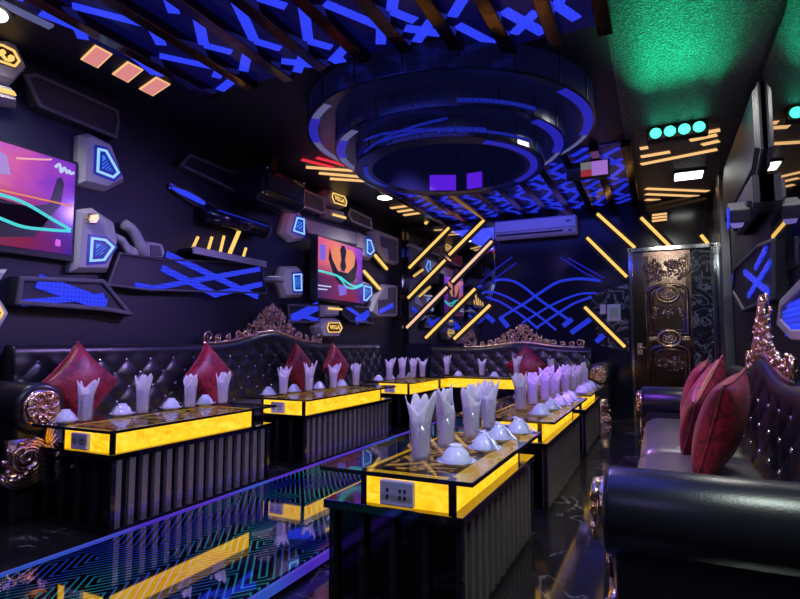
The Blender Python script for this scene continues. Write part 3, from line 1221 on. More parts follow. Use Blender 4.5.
# round tiered fitting
RC = (-1.63, 4.43)
t = thing('tiered_ring_light', 'big round tiered ceiling fitting with perforated dark blue LED panels', 'ceiling light', (RC[0], RC[1], 2.5))
TI = [(1.22, 2.80, 3.0), (.985, 2.65, 2.80), (.81, 2.50, 2.65)]
for r, z0, z1 in TI:
    tier = G().lathe([(.665, z1), (r, z1), (r, z0), (.665, z0)], 72, (RC[0], RC[1], 0), closed=True).build('ring_tier', M['ringmesh'], t)
    for k in range(20):
        g = G()
        a = k * 2 * PI / 20 + .1
        x, y = RC[0] + (r + .002) * math.cos(a), RC[1] + (r + .002) * math.sin(a)
        g.bar((x, y, z0 + .004), (x, y, z1 - .004), .008, .008, (math.cos(a), math.sin(a), 0))
        g.build('panel_seam', M['black'], tier)
    G().lathe([(r + .006, z0 + .012), (r + .006, z0 - .004), (r - .012, z0 - .004), (r - .012, z0 + .012)], 72, (RC[0], RC[1], 0), closed=True).build('trim_ring', M['gloss_blue'], tier)


def arc(r0, r1, z, a0, a1, mat, name, h=.006, n=24):
    rings = []
    for i in range(n + 1):
        a = math.radians(a0 + (a1 - a0) * i / n)
        c, s = math.cos(a), math.sin(a)
        rings.append([(RC[0] + r0 * c, RC[1] + r0 * s, z), (RC[0] + r1 * c, RC[1] + r1 * s, z), (RC[0] + r1 * c, RC[1] + r1 * s, z - h), (RC[0] + r0 * c, RC[1] + r0 * s, z - h)])
    return G().loops(rings).build(name, mat, t)


for r, z in ((1.205, 2.80), (.97, 2.65)):
    arc(r - .075, r, z, 200, 226, M['edge_blue'], 'led_arc')
    arc(r - .06, r, z, 226, 240, M['edge_white'], 'led_arc')
    arc(r - .06, r, z, 172, 200, M['edge_white'], 'led_arc')
    arc(r - .075, r, z, -26, 22, M['edge_blue'], 'led_arc')
    arc(r - .035, r, z, 22, 60, M['edge_white'], 'led_arc')
arc(.70, .76, 2.50, -48, 50, M['edge_blue'], 'led_arc')
arc(.70, .74, 2.50, 165, 215, M['led_dim'], 'led_arc')
# crossing LED lines on the wall of the lowest tier
g = G()
for a0, za, a1, zb in ((-125, 2.52, -70, 2.63), (-125, 2.62, -60, 2.53), (-75, 2.535, -20, 2.55), (-110, 2.54, -50, 2.56)):
    pts = []
    for i in range(15):
        a = math.radians(a0 + (a1 - a0) * i / 14)
        pts.append((RC[0] + .813 * math.cos(a), RC[1] + .813 * math.sin(a), za + (zb - za) * i / 14))
    g.tube(pts, .011, 5)
g.build('led_line', M['led_dim'], t)
g = G()
for a0, za, a1, zb in ((-66, 2.685, -30, 2.70),):
    pts = [(RC[0] + .99 * math.cos(math.radians(a0 + (a1 - a0) * i / 10)), RC[1] + .99 * math.sin(math.radians(a0 + (a1 - a0) * i / 10)), za + (zb - za) * i / 10) for i in range(11)]
    g.tube(pts, .016, 5)
g.build('led_line', M['led_dim'], t)
for a, hw_ in ((115, .13), (87, .075)):
    q = math.radians(a)
    c, s_ = math.cos(q), math.sin(q)
    g = G().bar((RC[0] + .645 * c + hw_ * s_, RC[1] + .645 * s_ - hw_ * c, 2.585), (RC[0] + .645 * c - hw_ * s_, RC[1] + .645 * s_ + hw_ * c, 2.585), .02, .15)
    g.build('violet_lamp', M['purple'], t)

# glowing squares and bars let into the ceiling
SQ = [[(80.5, 58.8), (95, 44.5), (112.5, 53.8), (98, 67.5)], [(112, 73.5), (127.5, 61), (143.5, 69.5), (128, 82)], [(139, 88.5), (156, 76.5), (170.5, 84), (153, 95.5)]]
for k in range(3):
    q = [onz(px, py, ZC) for px, py in SQ[k]]
    x, y = sum(a[0] for a in q) / 4, sum(a[1] for a in q) / 4
    t = thing('square_light', f'square pink-orange light let into the dark ceiling, {ORD[k]} of three counting into the room', 'ceiling light', (x, y, ZC), 0, 'orange square ceiling lights')
    G().plate(q, 'z', ZC, ZC - .006).build('frame', M['glowbar'], t)
    G().plate(shrink(q, .012), 'z', ZC - .005, ZC - .009).build('diffuser', emit('pink_square_glow', (.78, .26, .26), .9) if k == 0 else bpy.data.materials['pink_square_glow'], t)


def cbar(p, q, w, mat, label, grp, name='light_bar'):
    a, b = onz(*p, ZC - .01), onz(*q, ZC - .01)
    g = G().bar((a[0], a[1], ZC - .007), (b[0], b[1], ZC - .007), w, .012)
    return tag(g.build(name, mat), label, 'light bar', grp)


cbar((302, 160), (333, 167.5), .05, M['red'], 'red glowing ceiling bar over the upper letter badge, closest to the speaker', 'red ceiling bars')
cbar((317, 158), (346, 166), .05, M['red'], 'red glowing ceiling bar behind its twin above the upper letter badge', 'red ceiling bars')
cbar((306, 167.5), (353, 171), .06, M['glowbar'], 'warm white ceiling bar touching the two red ones', 'warm ceiling bars above the badge')
cbar((319, 173.5), (360, 177), .06, M['glowbar'], 'warm white ceiling bar, middle of three above the letter badge', 'warm ceiling bars above the badge')
cbar((330, 179), (374, 182), .06, M['glowbar'], 'warm white ceiling bar, last of three above the letter badge', 'warm ceiling bars above the badge')
for k, (p, q) in enumerate((((391, 208.5), (408, 206)), ((398, 212), (415, 209.5)), ((404, 215.5), (421, 213)))):
    cbar(p, q, .07, M['glowbar'], f'short orange ceiling bar near the corner pillar, {ORD[k]} towards the end wall', 'orange ceiling bars near the corner pillar')
for k, (p, q) in enumerate((((640, 148.8), (648, 147.5)), ((641, 157), (670, 152)), ((641, 164.5), (717, 149.5)), ((702, 145), (719, 141)), ((690, 140.5), (717, 135)), ((704, 133), (720, 130)))):
    cbar(p, q, .075, M['glowbar'], ['short stub of a warm ceiling bar at the edge of the beams', 'tapering warm ceiling bar under the green lamps', 'longest slanting warm ceiling bar under the green lamps', 'short warm ceiling bar just above the long slanting one', 'warm ceiling bar second from the green lamps', 'short warm ceiling bar next to the green lamps'][k], 'slanting ceiling bars under the green lamps')
for k, y in enumerate((188.7, 194.2, 199.7)):
    cbar((646, y), (708, y + 2.6), .075, M['glowbar'], f'straight warm ceiling bar past the white downlight, {ORD[k]} of three going towards the door', 'straight ceiling bars before the door')
for k, y in enumerate((215.3, 218.2, 221.2)):
    a, b = ony(652, y, YB - .01), ony(667, y - 1.8, YB - .01)
    tag(G().bar((a[0], YB - .012, a[1]), (b[0], YB - .012, b[1]), .024, .024).build('light_bar', M['glowbar']), f'small warm ceiling bar wall bar above the door corner, {ORD[k]} of three', 'light bar', 'small bars above the door')
tag(G().bar((-3.44, 1.78, ZC - .005), (-3.42, 2.07, ZC - .005), .06, .02).build('light_bar', M['edge_white']), 'dim lilac ceiling bar beside the white lamp in the upper corner', 'light bar')

# round downlights
for x, y, lab in ((-3.34, 6.58, 'round white downlight above the smaller screen'), (.36, 7.2, 'square white downlight between the warm bars near the door'), (-3.58, 1.79, 'white downlight at the ceiling edge over the big letter badge')):
    t = thing('downlight', lab, 'ceiling light', (x, y, ZC))
    if x > 0:
        G().box(x - .17, x + .17, y - .17, y + .17, ZC - .03, ZC).build('lamp_frame', M['black'], t)
        G().box(x - .145, x + .145, y - .145, y + .145, ZC - .04, ZC - .028).build('diffuser', M['downlight'], t)
    else:
        G().lathe([(.13, ZC - .02), (.13, ZC)], 24, (x, y, 0)).build('lamp_frame', M['black'], t)
        G().lathe([(.10, ZC - .03), (.10, ZC - .018)], 24, (x, y, 0)).build('diffuser', M['downlight'], t)

# green four-lens lamp bar
gx, gy = onz(677, 130, 2.92)
t = thing('green_lamp_bar', 'black lamp bar with four glowing green lenses on the ceiling', 'stage light', (gx, gy, 2.85))
G().box(gx - .25, gx + .25, gy, gy + .12, 2.86, 2.975).build('housing', M['black'], t, bevel=.01)
G().box(gx - .03, gx + .03, gy + .02, gy + .1, 2.97, ZC).build('bracket', M['black'], t)
for k in range(4):
    x = gx - .175 + k * .117
    m = Matrix.Rotation(PI / 2, 4, 'X')
    G().lathe([(0, .016), (.03, .014), (.048, 0), (.05, -.01)], 20, (x, gy, 2.92), m).build('lens', M['green'], t, smooth=True)

# glowing panel standing in for a reflection in the mirrored ceiling drop
t = thing('reflection_panel', 'small glowing panel standing in for a ceiling mirror reflection behind the bronze beams', 'screen', (-.56, 6.0, 2.7))
mx0, mx1 = -.86, -.42
G().box(mx0, mx1, 6.0, 6.06, 2.74, 2.925).build('housing', M['black'], t, bevel=.006)
G().box(mx0 + .26, mx1 - .02, 5.995, 6.0, 2.757, 2.91).build('picture', emit('lilac_reflection', (.42, .18, .70), .8), t)  # reflected colours put in as glowing patches
G().box(mx0 + .15, mx0 + .258, 5.995, 6.0, 2.757, 2.83).build('picture', emit('red_reflection', (.6, .05, .06), .5), t)
G().box(mx0 + .15, mx0 + .258, 5.995, 6.0, 2.832, 2.91).build('picture', emit('grey_reflection', (.32, .30, .32), .5), t)
G().box(mx0 + .25, mx0 + .29, 6.02, 6.05, 2.9, ZC).build('hanger', M['black'], t)

# ------------------------------------------------------------------ end wall
# mirror in the corner half
mxl, mxr = XL + .17, -2.32
t = tag(G().plate([(mxl, .98), (-2.62, .98), (-2.30, 1.9), (-2.30, 2.93), (mxl, 2.93)], 'y', YB, YB - .02, .01).build('corner_mirror', M['mirror']), 'tall wall mirror beside the corner pillar, crossed by slanting light tubes', 'mirror')


def tube_light(p, q, mat, label, grp, Y=YB - .05, r=.022):
    a, b = ony(*p, Y), ony(*q, Y)
    A, B = Vector((a[0], Y, a[1])), Vector((b[0], Y, b[1]))
    t = thing('light_tube', label, 'light tube', (A + B) / 2, 0, grp)
    d = (B - A).normalized()
    n = Vector((d.z, 0, -d.x))
    g = G().bar(A - d * .03, B + d * .03, .02, .13, n)
    g.v = [(x, y + .028, z) for x, y, z in g.v]
    g.build('backing_strip', M['lampback'], t)
    G().tube([A, B], r, 10).build('tube', mat, t, smooth=True)


TG = 'slanting light tubes on the mirror'
for k, (p, q, m, lab) in enumerate((
    ((409, 268), (449, 227.6), 'tube', 'uppermost long amber tube slanting across the corner mirror'),
    ((408, 298), (445, 260), 'tube', 'amber tube low end of the second diagonal on the corner mirror'),
    ((449, 255), (484, 220), 'tube', 'amber tube rising to the ceiling beside the air conditioner, second diagonal'),
    ((406.6, 327.7), (447, 287), 'tube_pink', 'peach tube low on the mirror near the pillar, third diagonal'),
    ((452, 282), (492, 241), 'tube_pink', 'peach tube ending beside the lower corner of the air conditioner'),
    ((425.5, 338), (475, 288.7), 'tube', 'amber tube rising from the sofa back, fourth diagonal'),
    ((454, 339), (490, 305), 'tube', 'amber tube starting beside the gold crest of the end sofa'),
    ((425, 224), (430, 218), 'tube', 'tiny amber tube stub at the mirror top'))):
    tube_light(p, q, M[m], lab, TG)
TR = 'slanting light tubes toward the door'
for p, q, m, lab in (((587, 237.7), (626.8, 276.8), 'tube', 'amber tube sloping down from the air conditioner toward the door frame'),
                     ((597.3, 213.7), (634.9, 247.7), 'tube', 'amber tube sloping from the ceiling beams to the door frame corner'),
                     ((584.7, 307), (625, 347), 'tube', 'amber tube below the wall tablet, lowest one near the door'),
                     ((641, 217.6), (670, 246.4), 'tube', 'amber tube sloping above the door, longer of two'),
                     ((701, 235), (710, 246), 'tube', 'short amber tube above the far corner of the door')):
    tube_light(p, q, M[m], lab, TR)

# air conditioner
ax0, ax1, az0, az1 = -2.24, -1.05, 2.56, 2.86
t = thing('air_conditioner', 'white split air conditioner under the ceiling of the end wall', 'air conditioner', (-1.64, YB, az0))
prof = [(YB, az0 + .03), (YB, az1), (YB - .20, az1), (YB - .235, az1 - .03), (YB - .24, az0 + .12), (YB - .22, az0 + .03), (YB - .17, az0)]
G().loops([[(ax0, y, z) for y, z in prof], [(ax1, y, z) for y, z in prof]]).build('body', M['ac'], t, bevel=.012)
G().box(ax0 + .03, ax1 - .18, YB - .243, YB - .20, az0 + .055, az0 + .078).build('air_slot', M['black'], t)
G().box(ax0 + .01, ax1 - .01, YB - .246, YB - .22, az0 + .112, az0 + .117).build('panel_seam', M['stone_dark'], t)
G().box(ax1 - .13, ax1 - .08, YB - .246, YB - .23, az0 + .19, az0 + .215).build('badge', M['stone_dark'], t)
G().box(ax1 - .10, ax1 - .06, YB - .2435, YB - .225, az0 + .05, az0 + .075).build('display', M['stone_dark'], t)

# blue light drawing on the end wall
t = thing('led_wall_drawing', 'large blue LED line drawing of crossing arcs below the air conditioner', 'wall light', (-1.4, YB, 1.2))


def wl(pts, r, mat):
    P = []
    for p in pts:
        a = ony(*p, YB - .012)
        P.append(Vector((a[0], YB - .012, a[1])))
    Q = []                                         # smooth through the points
    n = len(P)
    for i in range(n - 1):
        p0, p1, p2, p3 = P[max(i - 1, 0)], P[i], P[i + 1], P[min(i + 2, n - 1)]
        for k in range(8):
            u = k / 8
            Q.append(.5 * ((2 * p1) + (p2 - p0) * u + (2 * p0 - 5 * p1 + 4 * p2 - p3) * u * u + (3 * p1 - p0 - 3 * p2 + p3) * u ** 3))
    Q.append(P[-1])
    return G().tube(Q, r, 6).build('led_line', mat, t)


M['led_wall'] = emit('blue_wall_line', (.02, .05, 1.0), .6)
M['led_wall2'] = emit('deep_blue_wall_line', (.015, .02, .75), .45)
wl([(494, 281), (503, 279.5), (514, 281.5), (525, 288), (540, 300), (556, 311), (570, 321)], .022, M['led_wall'])
wl([(600, 281), (585, 279), (570, 279.5), (556, 283), (540, 293), (525, 303), (510, 312), (500, 318)], .022, M['led_wall'])
wl([(482, 293), (492, 292), (505, 296), (520, 304), (536, 314), (556, 330)], .018, M['led_wall'])
wl([(596, 293), (580, 294), (565, 299), (550, 306), (535, 315), (522, 323)], .016, M['led_wall'])
wl([(592, 297), (575, 303), (560, 312), (545, 322), (536, 328)], .018, M['led_wall'])
wl([(486, 297), (500, 302), (515, 311), (530, 322), (538, 329)], .018, M['led_wall'])
wl([(480, 283), (495, 270), (512, 257)], .012, M['led_wall2'])
wl([(484, 287), (500, 275), (516, 263)], .012, M['led_wall2'])
wl([(560, 257), (580, 270), (602, 282)], .012, M['led_wall2'])
wl([(568, 258), (586, 268), (604, 278)], .012, M['led_wall2'])
g = G()
for p, q in (((571, 333), (592, 318)), ((596, 342), (604, 335)), ((563, 326), (572, 319)), ((486, 315), (494, 322)), ((500, 317), (508, 327))):
    a, b = ony(*p, YB - .012), ony(*q, YB - .012)
    g.bar((a[0], YB - .012, a[1]), (b[0], YB - .012, b[1]), .012, .075, (0, -1, 0)) if False else g.bar((a[0], YB - .012, a[1]), (b[0], YB - .012, b[1]), .07, .014, (0, -1, 0))
g.build('led_block', M['led_wall'], t)
G().plate([ony(490, 283, YB), ony(540, 257, YB), ony(605, 280, YB), ony(588, 300, YB), ony(560, 330, YB), ony(500, 330, YB)], 'y', YB, YB - .006).build('carrier_plate', M['gloss_blue'], t)

# wall tablet and switch near the door
mb = ony(627, 300, YB)
tag(G().plate([ony(588, 296, YB), ony(629, 283, YB), ony(629, 352, YB), ony(600, 345, YB)], 'y', YB, YB - .012).build('marble_slab', M['marble']), 'veined dark marble slab behind the wall tablet next to the door', 'wall panel')
a, b = ony(607, 304.5, YB - .02), ony(621, 321, YB - .02)
t = thing('wall_tablet', 'white wall tablet with a grey screen beside the door frame', 'control panel', ((a[0] + b[0]) / 2, YB - .02, b[1]))
G().box(a[0], b[0], YB - .045, YB - .012, b[1], a[1]).build('tablet_frame', M['white'], t, bevel=.008)
G().box(a[0] + .035, b[0] - .035, YB - .05, YB - .044, b[1] + .05, a[1] - .05).build('tablet_screen', emit('grey_tablet_screen', (.10, .12, .2), .6), t)
a, b = ony(600, 304.5, YB - .02), ony(606, 314, YB - .02)
tag(G().box(a[0], b[0], YB - .03, YB - .012, b[1], a[1]).build('light_switch', M['white'], None, bevel=.005), 'small white switch plate touching the wall tablet', 'switch')

# ------------------------------------------------------------------ door
DX0, DX1, DZ = -.33, .63, 2.26
d = thing('door_1', 'embossed copper door with arched mouldings and an oval medallion', None, (.13, YB, 0))
d['kind'] = 'structure'
del_cat = d.pop('category', None)
Yd = YB - .03
fr = G()
fr.box(DX0 - .04, DX0 + .0, YB - .10, YB, 0, DZ + .05)
fr.box(DX1, DX1 + .05, YB - .10, YB, 0, DZ + .05)
fr.box(DX0 - .04, DX1 + .05, YB - .10, YB, DZ, DZ + .05)
fr.build('door_frame', M['chrome'], d, bevel=.006)
G().box(DX0, DX0 + .15, YB - .05, YB, 0, DZ).build('mirror_jamb', M['bronze'], d)
G().box(DX1 - .24, DX1, YB - .05, YB, 0, DZ).build('marble_jamb', M['marble'], d)
LX0, LX1 = DX0 + .15, DX1 - .24
G().box(LX0, LX1, YB - .05, YB, 0, DZ).build('door_leaf', M['copper'], d)
cxm = (LX0 + LX1) / 2
hw = (LX1 - LX0) / 2


def ribbon_frame(pts, r, name, mat=None):
    G().tube(pts, r, 8, closed=True).build(name, mat or M['copper'], d, smooth=True)


ym = YB - .055
for z0, z1, inset in ((1.12, 1.80, .05), (1.12, 1.80, .10), (.20, .98, .05), (.20, .98, .10)):
    w = hw - inset
    pts = [(cxm - w, ym, z0 + inset - .05), (cxm + w, ym, z0 + inset - .05), (cxm + w, ym, z1 - .06 - inset)]
    for k in range(1, 8):
        a = PI * k / 8
        pts.append((cxm + w * math.cos(a), ym, z1 - .06 - inset + .10 * math.sin(a)))
    pts.append((cxm - w, ym, z1 - .06 - inset))
    ribbon_frame(pts, .026 if inset < .08 else .014, 'moulding')
for s in (-1, 1):
    g = G()
    for q in range(3):
        x = cxm + s * (hw - .012 - q * .0)
        g.tube([(x - s * q * .02, ym + .01, .06), (x - s * q * .02, ym + .01, DZ - .06)], .008, 8)
    g.build('fluted_pilaster', M['copper'], d, smooth=True)
m = Matrix.Rotation(PI / 2, 4, 'X')
for zc, rr, nm in ((1.66, .13, 'oval_medallion'), (1.06, .13, 'round_medallion')):
    g = G()
    ring = [(cxm + rr * 1.05 * math.cos(a * PI / 16), ym - .012, zc + rr * .82 * math.sin(a * PI / 16)) for a in range(32)]
    g.tube(ring, .022, 8, closed=True)
    ring = [(cxm + rr * .62 * math.cos(a * PI / 16), ym - .012, zc + rr * .48 * math.sin(a * PI / 16)) for a in range(32)]
    g.tube(ring, .012, 8, closed=True)
    for k in range(10):
        a = k * PI / 5
        g.blob((cxm + rr * .34 * math.cos(a), ym - .01, zc + rr * .27 * math.sin(a)), (.022, .014, .02), 5)
    g.blob((cxm, ym - .015, zc), (.03, .02, .03), 6)
    g.build(nm, M['gold'], d, smooth=True)
g = G()
rn = random.Random(4)
for zc in (1.93, 1.42, .72, 2.06):                 # leaf clusters
    for k in range(22):
        x = cxm + rn.uniform(-.9, .9) * hw * (.7 if zc < 1.5 else 1)
        z = zc + rn.uniform(-.06, .06)
        p, f = spiral((x, ym - .005, z), rn.uniform(.025, .06), 1.3, rn.uniform(0, 6), (1, 0, 0), (0, 0, 1), rn.choice((-1, 1)), 16)
        g.tube(p, [.015 * (1 - .5 * q) for q in f], 6)
g.build('relief_leaves', M['copper'], d, smooth=True)
for zc in (1.02, 1.10):
    pass
for s in (-1, 1):
    G().box(cxm + s * .20 - .055, cxm + s * .20 + .055, ym - .02, ym + .01, 1.03, 1.09).build('moulding_bar', M['gold'], d, bevel=.012)
h = G()
h.box(DX0 + .035, DX0 + .10, YB - .075, YB - .05, .84, 1.0)
h.build('lock_plate', M['gold'], d, bevel=.004)
G().tube([(DX0 + .06, YB - .075, .93), (DX0 + .06, YB - .12, .93), (DX0 + .16, YB - .12, .93)], .013, 8).build('door_handle', M['gold'], d, smooth=True)

# ------------------------------------------------------------------ left wall
XW = XL + .10                                      # face of the things hung on the wall


def Lp(pts, X):
    return [onx(px, py, X) for px, py in pts]


def shield(poly_px, sh_px, X, label, hatch=4):
    """grey stone plate with an ice-blue shield outline and slanted hatching inside"""
    pl = Lp(poly_px, X)
    cy, cz = sum(p[0] for p in pl) / len(pl), min(p[1] for p in pl)
    t = thing('shield_badge', label, 'wall light', (XL, cy, cz), 0, 'blue shield badges on the screen wall')
    G().plate(pl, 'x', XL, X, .035, .45).build('stone_plate', M['stone'], t)
    sp = Lp(sh_px, X)
    w = .16 * min(max(p[0] for p in sp) - min(p[0] for p in sp), max(p[1] for p in sp) - min(p[1] for p in sp))
    G().plate(shrink(sp, -w * .7), 'x', X, X + .004).build('halo', M['shield_halo'], t)
    G().frame(sp, 'x', X + .002, X + .014, w * .55).build('outline', M['shield_line'], t)
    ip = shrink(sp, w * 1.45)
    inner = G().plate(ip, 'x', X, X + .008).build('shield_field', M['shield_fill'], t)
    ys, zs = [p[0] for p in ip], [p[1] for p in ip]
    y0, y1, z0, z1 = min(ys), max(ys), min(zs), max(zs)
    n = len(ip)

    def clip(yc):                                  # slanted line across the convex field
        hits = []
        sl = (z1 - z0) / (y1 - y0) * .9
        for i in range(n):
            a, b = ip[i], ip[(i + 1) % n]
            fa = a[1] - (z0 + sl * (a[0] - yc))
            fb = b[1] - (z0 + sl * (b[0] - yc))
            if fa * fb < 0:
                u = fa / (fa - fb)
                hits.append((a[0] + u * (b[0] - a[0]), a[1] + u * (b[1] - a[1])))
        return hits
    g = G()
    for k in range(hatch):
        hh = clip(y0 - (y1 - y0) * .62 + (y1 - y0) * 1.45 * (k + .5) / hatch)
        if len(hh) == 2:
            g.bar((X + .010, *hh[0]), (X + .010, *hh[1]), .008, w * .35, (0, 0, 1))
    if g.v:
        g.build('hatching', M['shield_halo'], inner)
    return t


shield([(82.5, 134), (93, 132), (114, 143), (128, 181), (109, 190.5), (81, 184)], [(97, 148), (106, 150), (119, 173), (113, 178.5), (96, 172)], XW, 'blue shield badge on a grey plate beside the upper corner of the big screen', 5)
shield([(79, 209), (96, 207), (117, 221), (121, 243), (111, 272), (74, 272)], [(90.5, 237), (105, 239), (114, 247), (104, 261), (89, 262)], XW, 'blue shield badge on a lilac plate just below the bright knob lamp', 5)
shield([(289, 210), (300, 210), (306, 222), (305, 240), (294, 242), (283, 233)], [(296.5, 217), (304, 219), (304, 235), (292.5, 231)], XW, 'blue shield badge on a reddish plate left of the smaller screen, upper of two', 3)
shield([(285, 266), (300, 266), (305, 274), (304, 297), (286, 298), (280, 282)], [(292.5, 274), (301, 273.5), (301.5, 291), (293.5, 291)], XW, 'blue shield badge on a lilac plate beside the lower corner of the smaller screen', 3)
shield([(360, 232), (372, 236), (378, 246), (372, 260), (360, 257)], [(366.5, 239), (370.5, 240), (374, 251), (370, 255), (366.5, 253)], XW, 'blue shield badge at the far upper corner of the smaller screen', 3)
shield([(360, 279), (373, 284), (374, 296), (366, 304), (359, 303)], [(363.5, 285), (371, 287), (371.5, 295), (366, 301), (363, 300.5)], XW, 'blue shield badge at the far lower corner of the smaller screen', 3)


def letter_badge(hex_px, out_px, low_px, bar_px, X, label, text=True, mat='stone'):
    pl = Lp(hex_px, X)
    t = thing('letter_badge', label, 'illuminated sign', (XL, sum(p[0] for p in pl) / len(pl), min(p[1] for p in pl)))
    G().plate(pl, 'x', XL, X, .03, .4).build('hexagon_plate', M[mat], t)
    if low_px:
        G().plate(Lp(low_px, X), 'x', XL, X - .01, .03, .4).build('lower_plate', M[mat], t)
    op = Lp(out_px, X)
    fld = G().plate(op, 'x', X, X + .005).build('sign_field', M['amber_dark'], t)
    w = .085 * (max(p[1] for p in op) - min(p[1] for p in op))
    G().frame(shrink(op, w * .4), 'x', X + .003, X + .016, w).build('sign_outline', M['amber_line'], t)
    if bar_px:
        bp = Lp(bar_px, X - .01)
        G().plate(bp, 'x', X - .012, X + .004).build('glow_bar', M['amber_line'], t)
    if text == 'curl':
        xx = X + .012
        P = [Vector((xx, *onx(px, py, xx))) for px, py in [(-14, 47), (-8, 53), (-2, 54), (1, 52), (3, 56), (6, 59.5), (10, 60.5), (13, 59), (13, 57), (11, 56.2), (9.5, 57.2), (10, 58.6)]]
        g = G().tube(P, .011, 8)
        P = [Vector((xx, *onx(px, py, xx))) for px, py in [(-6, 57), (-3, 54), (0, 53), (4, 51.5)]]
        g.tube(P, .016, 8)
        g.build('lettering', M['amber_line'], t, smooth=True)
    elif text:
        cu = bpy.data.curves.new('lettering', 'FONT')
        cu.body = 'VEGA'
        cu.align_x = 'CENTER'
        cu.align_y = 'CENTER'
        hgt = max(p[1] for p in op) - min(p[1] for p in op)
        wid = max(p[0] for p in op) - min(p[0] for p in op)
        cu.size = hgt * .50
        cu.extrude = .003
        cu.materials.append(M['amber_line'])
        fo = bpy.data.objects.new('lettering_curve', cu)
        COL.objects.link(fo)
        bpy.context.view_layer.update()
        me = bpy.data.meshes.new_from_object(fo.evaluated_get(bpy.context.evaluated_depsgraph_get()))
        bpy.data.objects.remove(fo)
        me.name = 'lettering'
        if not me.materials:
            me.materials.append(M['amber_line'])
        o = bpy.data.objects.new('lettering', me)
        COL.objects.link(o)
        o.parent = t
        cyy, czz = (max(p[0] for p in op) + min(p[0] for p in op)) / 2, (max(p[1] for p in op) + min(p[1] for p in op)) / 2
        o.location = Vector((X + .012, cyy, czz)) - t.location
        o.rotation_euler = Matrix(((0, 0, 1), (1, 0, 0), (0, 1, 0))).to_euler()
        o.scale = (wid * .72 / (cu.size * 2.9), 1, 1)
    return t


letter_badge([(-22, 34), (8, 37), (19, 43), (31, 69), (16, 84), (-30, 70), (-38, 52)], [(-20, 40), (2, 44), (14, 50), (20.5, 62), (15, 68.5), (-22, 56), (-27, 48)],
             [(-30, 72), (15, 84), (24, 105), (-30, 95)], [(-20, 82), (13, 91.5), (15.5, 96), (-20, 87)], XL + .14, 'big orange letter badge on a grey hexagon in the upper corner over the big screen', text='curl')
letter_badge([(330, 187), (345, 189.5), (349, 201), (346, 209), (330, 205), (326, 196)], [(332, 192), (344, 196), (346.5, 202), (345.5, 207), (333.5, 203.5), (331, 197)],
             [(330, 207), (345, 210), (348, 222), (329, 217)], [(332.5, 213.5), (345.5, 217), (345.5, 219), (332.5, 215.5)], XW + .05, 'orange letter badge on a hexagon above the smaller screen')
letter_badge([(325, 318), (340, 318), (344, 327), (340, 338), (323, 338), (319, 327)], [(328, 322), (339, 322), (342, 328), (339, 333), (328, 333), (326, 328)],
             [(322, 303), (342, 304), (340, 317), (325, 317)], [(328, 307.3), (341.5, 308.5), (341.5, 310.2), (328, 309.3)], XW + .05, 'orange letter badge on a hexagon below the smaller screen')
letter_badge([(-40, 292), (1, 292), (13.5, 313), (1, 335), (-40, 335)], [(-32, 301), (-2, 302), (4, 313), (-2, 323), (-32, 325)], [(-30, 268), (15, 268.5), (0, 289), (-30, 289)], [(-30, 276), (-2, 278), (-2, 281), (-30, 279)], XL + .14, 'partly seen orange letter badge low at the picture edge under the big screen', text=False)


def box_panel(px, X, inset, label, cat='wall panel', led=(), core='navy', rim='stone_dark', name='wall_panel', grp=None, w=.045):
    pl = Lp(px, X)
    t = thing(name, label, cat, (XL, sum(p[0] for p in pl) / len(pl), min(p[1] for p in pl)), 0, grp)
    G().plate(pl, 'x', XL, X - .02, .0).build('panel_core', M[core], t)
    G().frame(pl, 'x', XL, X, w).build('panel_rim', M[rim], t, bevel=.01)
    if led:
        g = G()
        for p, q, ww in led:
            a, b = onx(*p, X - .012), onx(*q, X - .012)
            g.bar((X - .014, *a), (X - .014, *b), .014, ww, (0, 0, 1))
        g.build('led_band', M['led'], t)
    return t


box_panel([(24, 74), (36, 72), (119, 109), (121, 122), (118, 139), (40, 107)], XL + .12, 0, 'long dark mesh panel running from the big letter badge under the ceiling', w=.03)
box_panel([(190, 153), (286, 192), (290, 208), (282, 214), (180, 165)], XL + .10, 0, 'long dark cornice panel between the speaker and the upper shield badge', w=.03)
box_panel([(294, 184), (324, 197), (327, 213), (322, 214), (299, 205), (292, 195)], XL + .12, 0, 'grey recessed panel beside the upper letter badge, speaker side', core='stone_dark', rim='stone', w=.03)
box_panel([(351, 208), (372, 218), (373, 230), (353, 222), (349, 215)], XL + .12, 0, 'grey recessed panel between the upper letter badge and the pillar', core='stone_dark', rim='stone', w=.03)
box_panel([(303, 216), (360, 232), (360, 246), (308, 234)], XL + .05, 0, 'rough grey strip above the smaller screen', core='stone', rim='stone_dark', w=.02)
box_panel([(20, 276), (105, 279), (135, 316), (104, 311), (16, 305)], XL + .12, 0, 'dark angular panel with a blue LED cross under the big screen', led=[((38, 281), (106, 305), .10), ((22, 303), (104, 296), .045)], w=.035)
box_panel([(120, 252), (160, 258), (262, 262), (268, 294), (150, 291), (108, 286)], XL + .10, 0, 'wide dark panel with long crossing blue LED bands under the light-stick shelf', led=[((167, 254), (258, 297), .055), ((162, 268), (217, 295), .06), ((217, 294), (262, 284), .055), ((150, 289), (192, 281), .045), ((192, 281), (260, 269), .05), ((135, 285), (150, 288), .05)], w=.02)
box_panel([(288, 304), (320, 304), (321, 323), (290, 323)], XL + .10, 0, 'small dark panel with a blue LED fork, crest side of the lower letter badge', led=[((292, 319), (318, 306), .11), ((300, 315), (320, 321), .05)], w=.03)
box_panel([(345, 305), (369, 307), (375, 325), (350, 322), (343, 315)], XL + .10, 0, 'small dark panel with a blue LED fork, pillar side of the lower letter badge', led=[((356, 321), (369, 313), .10), ((347, 307), (366, 320), .05)], w=.03)


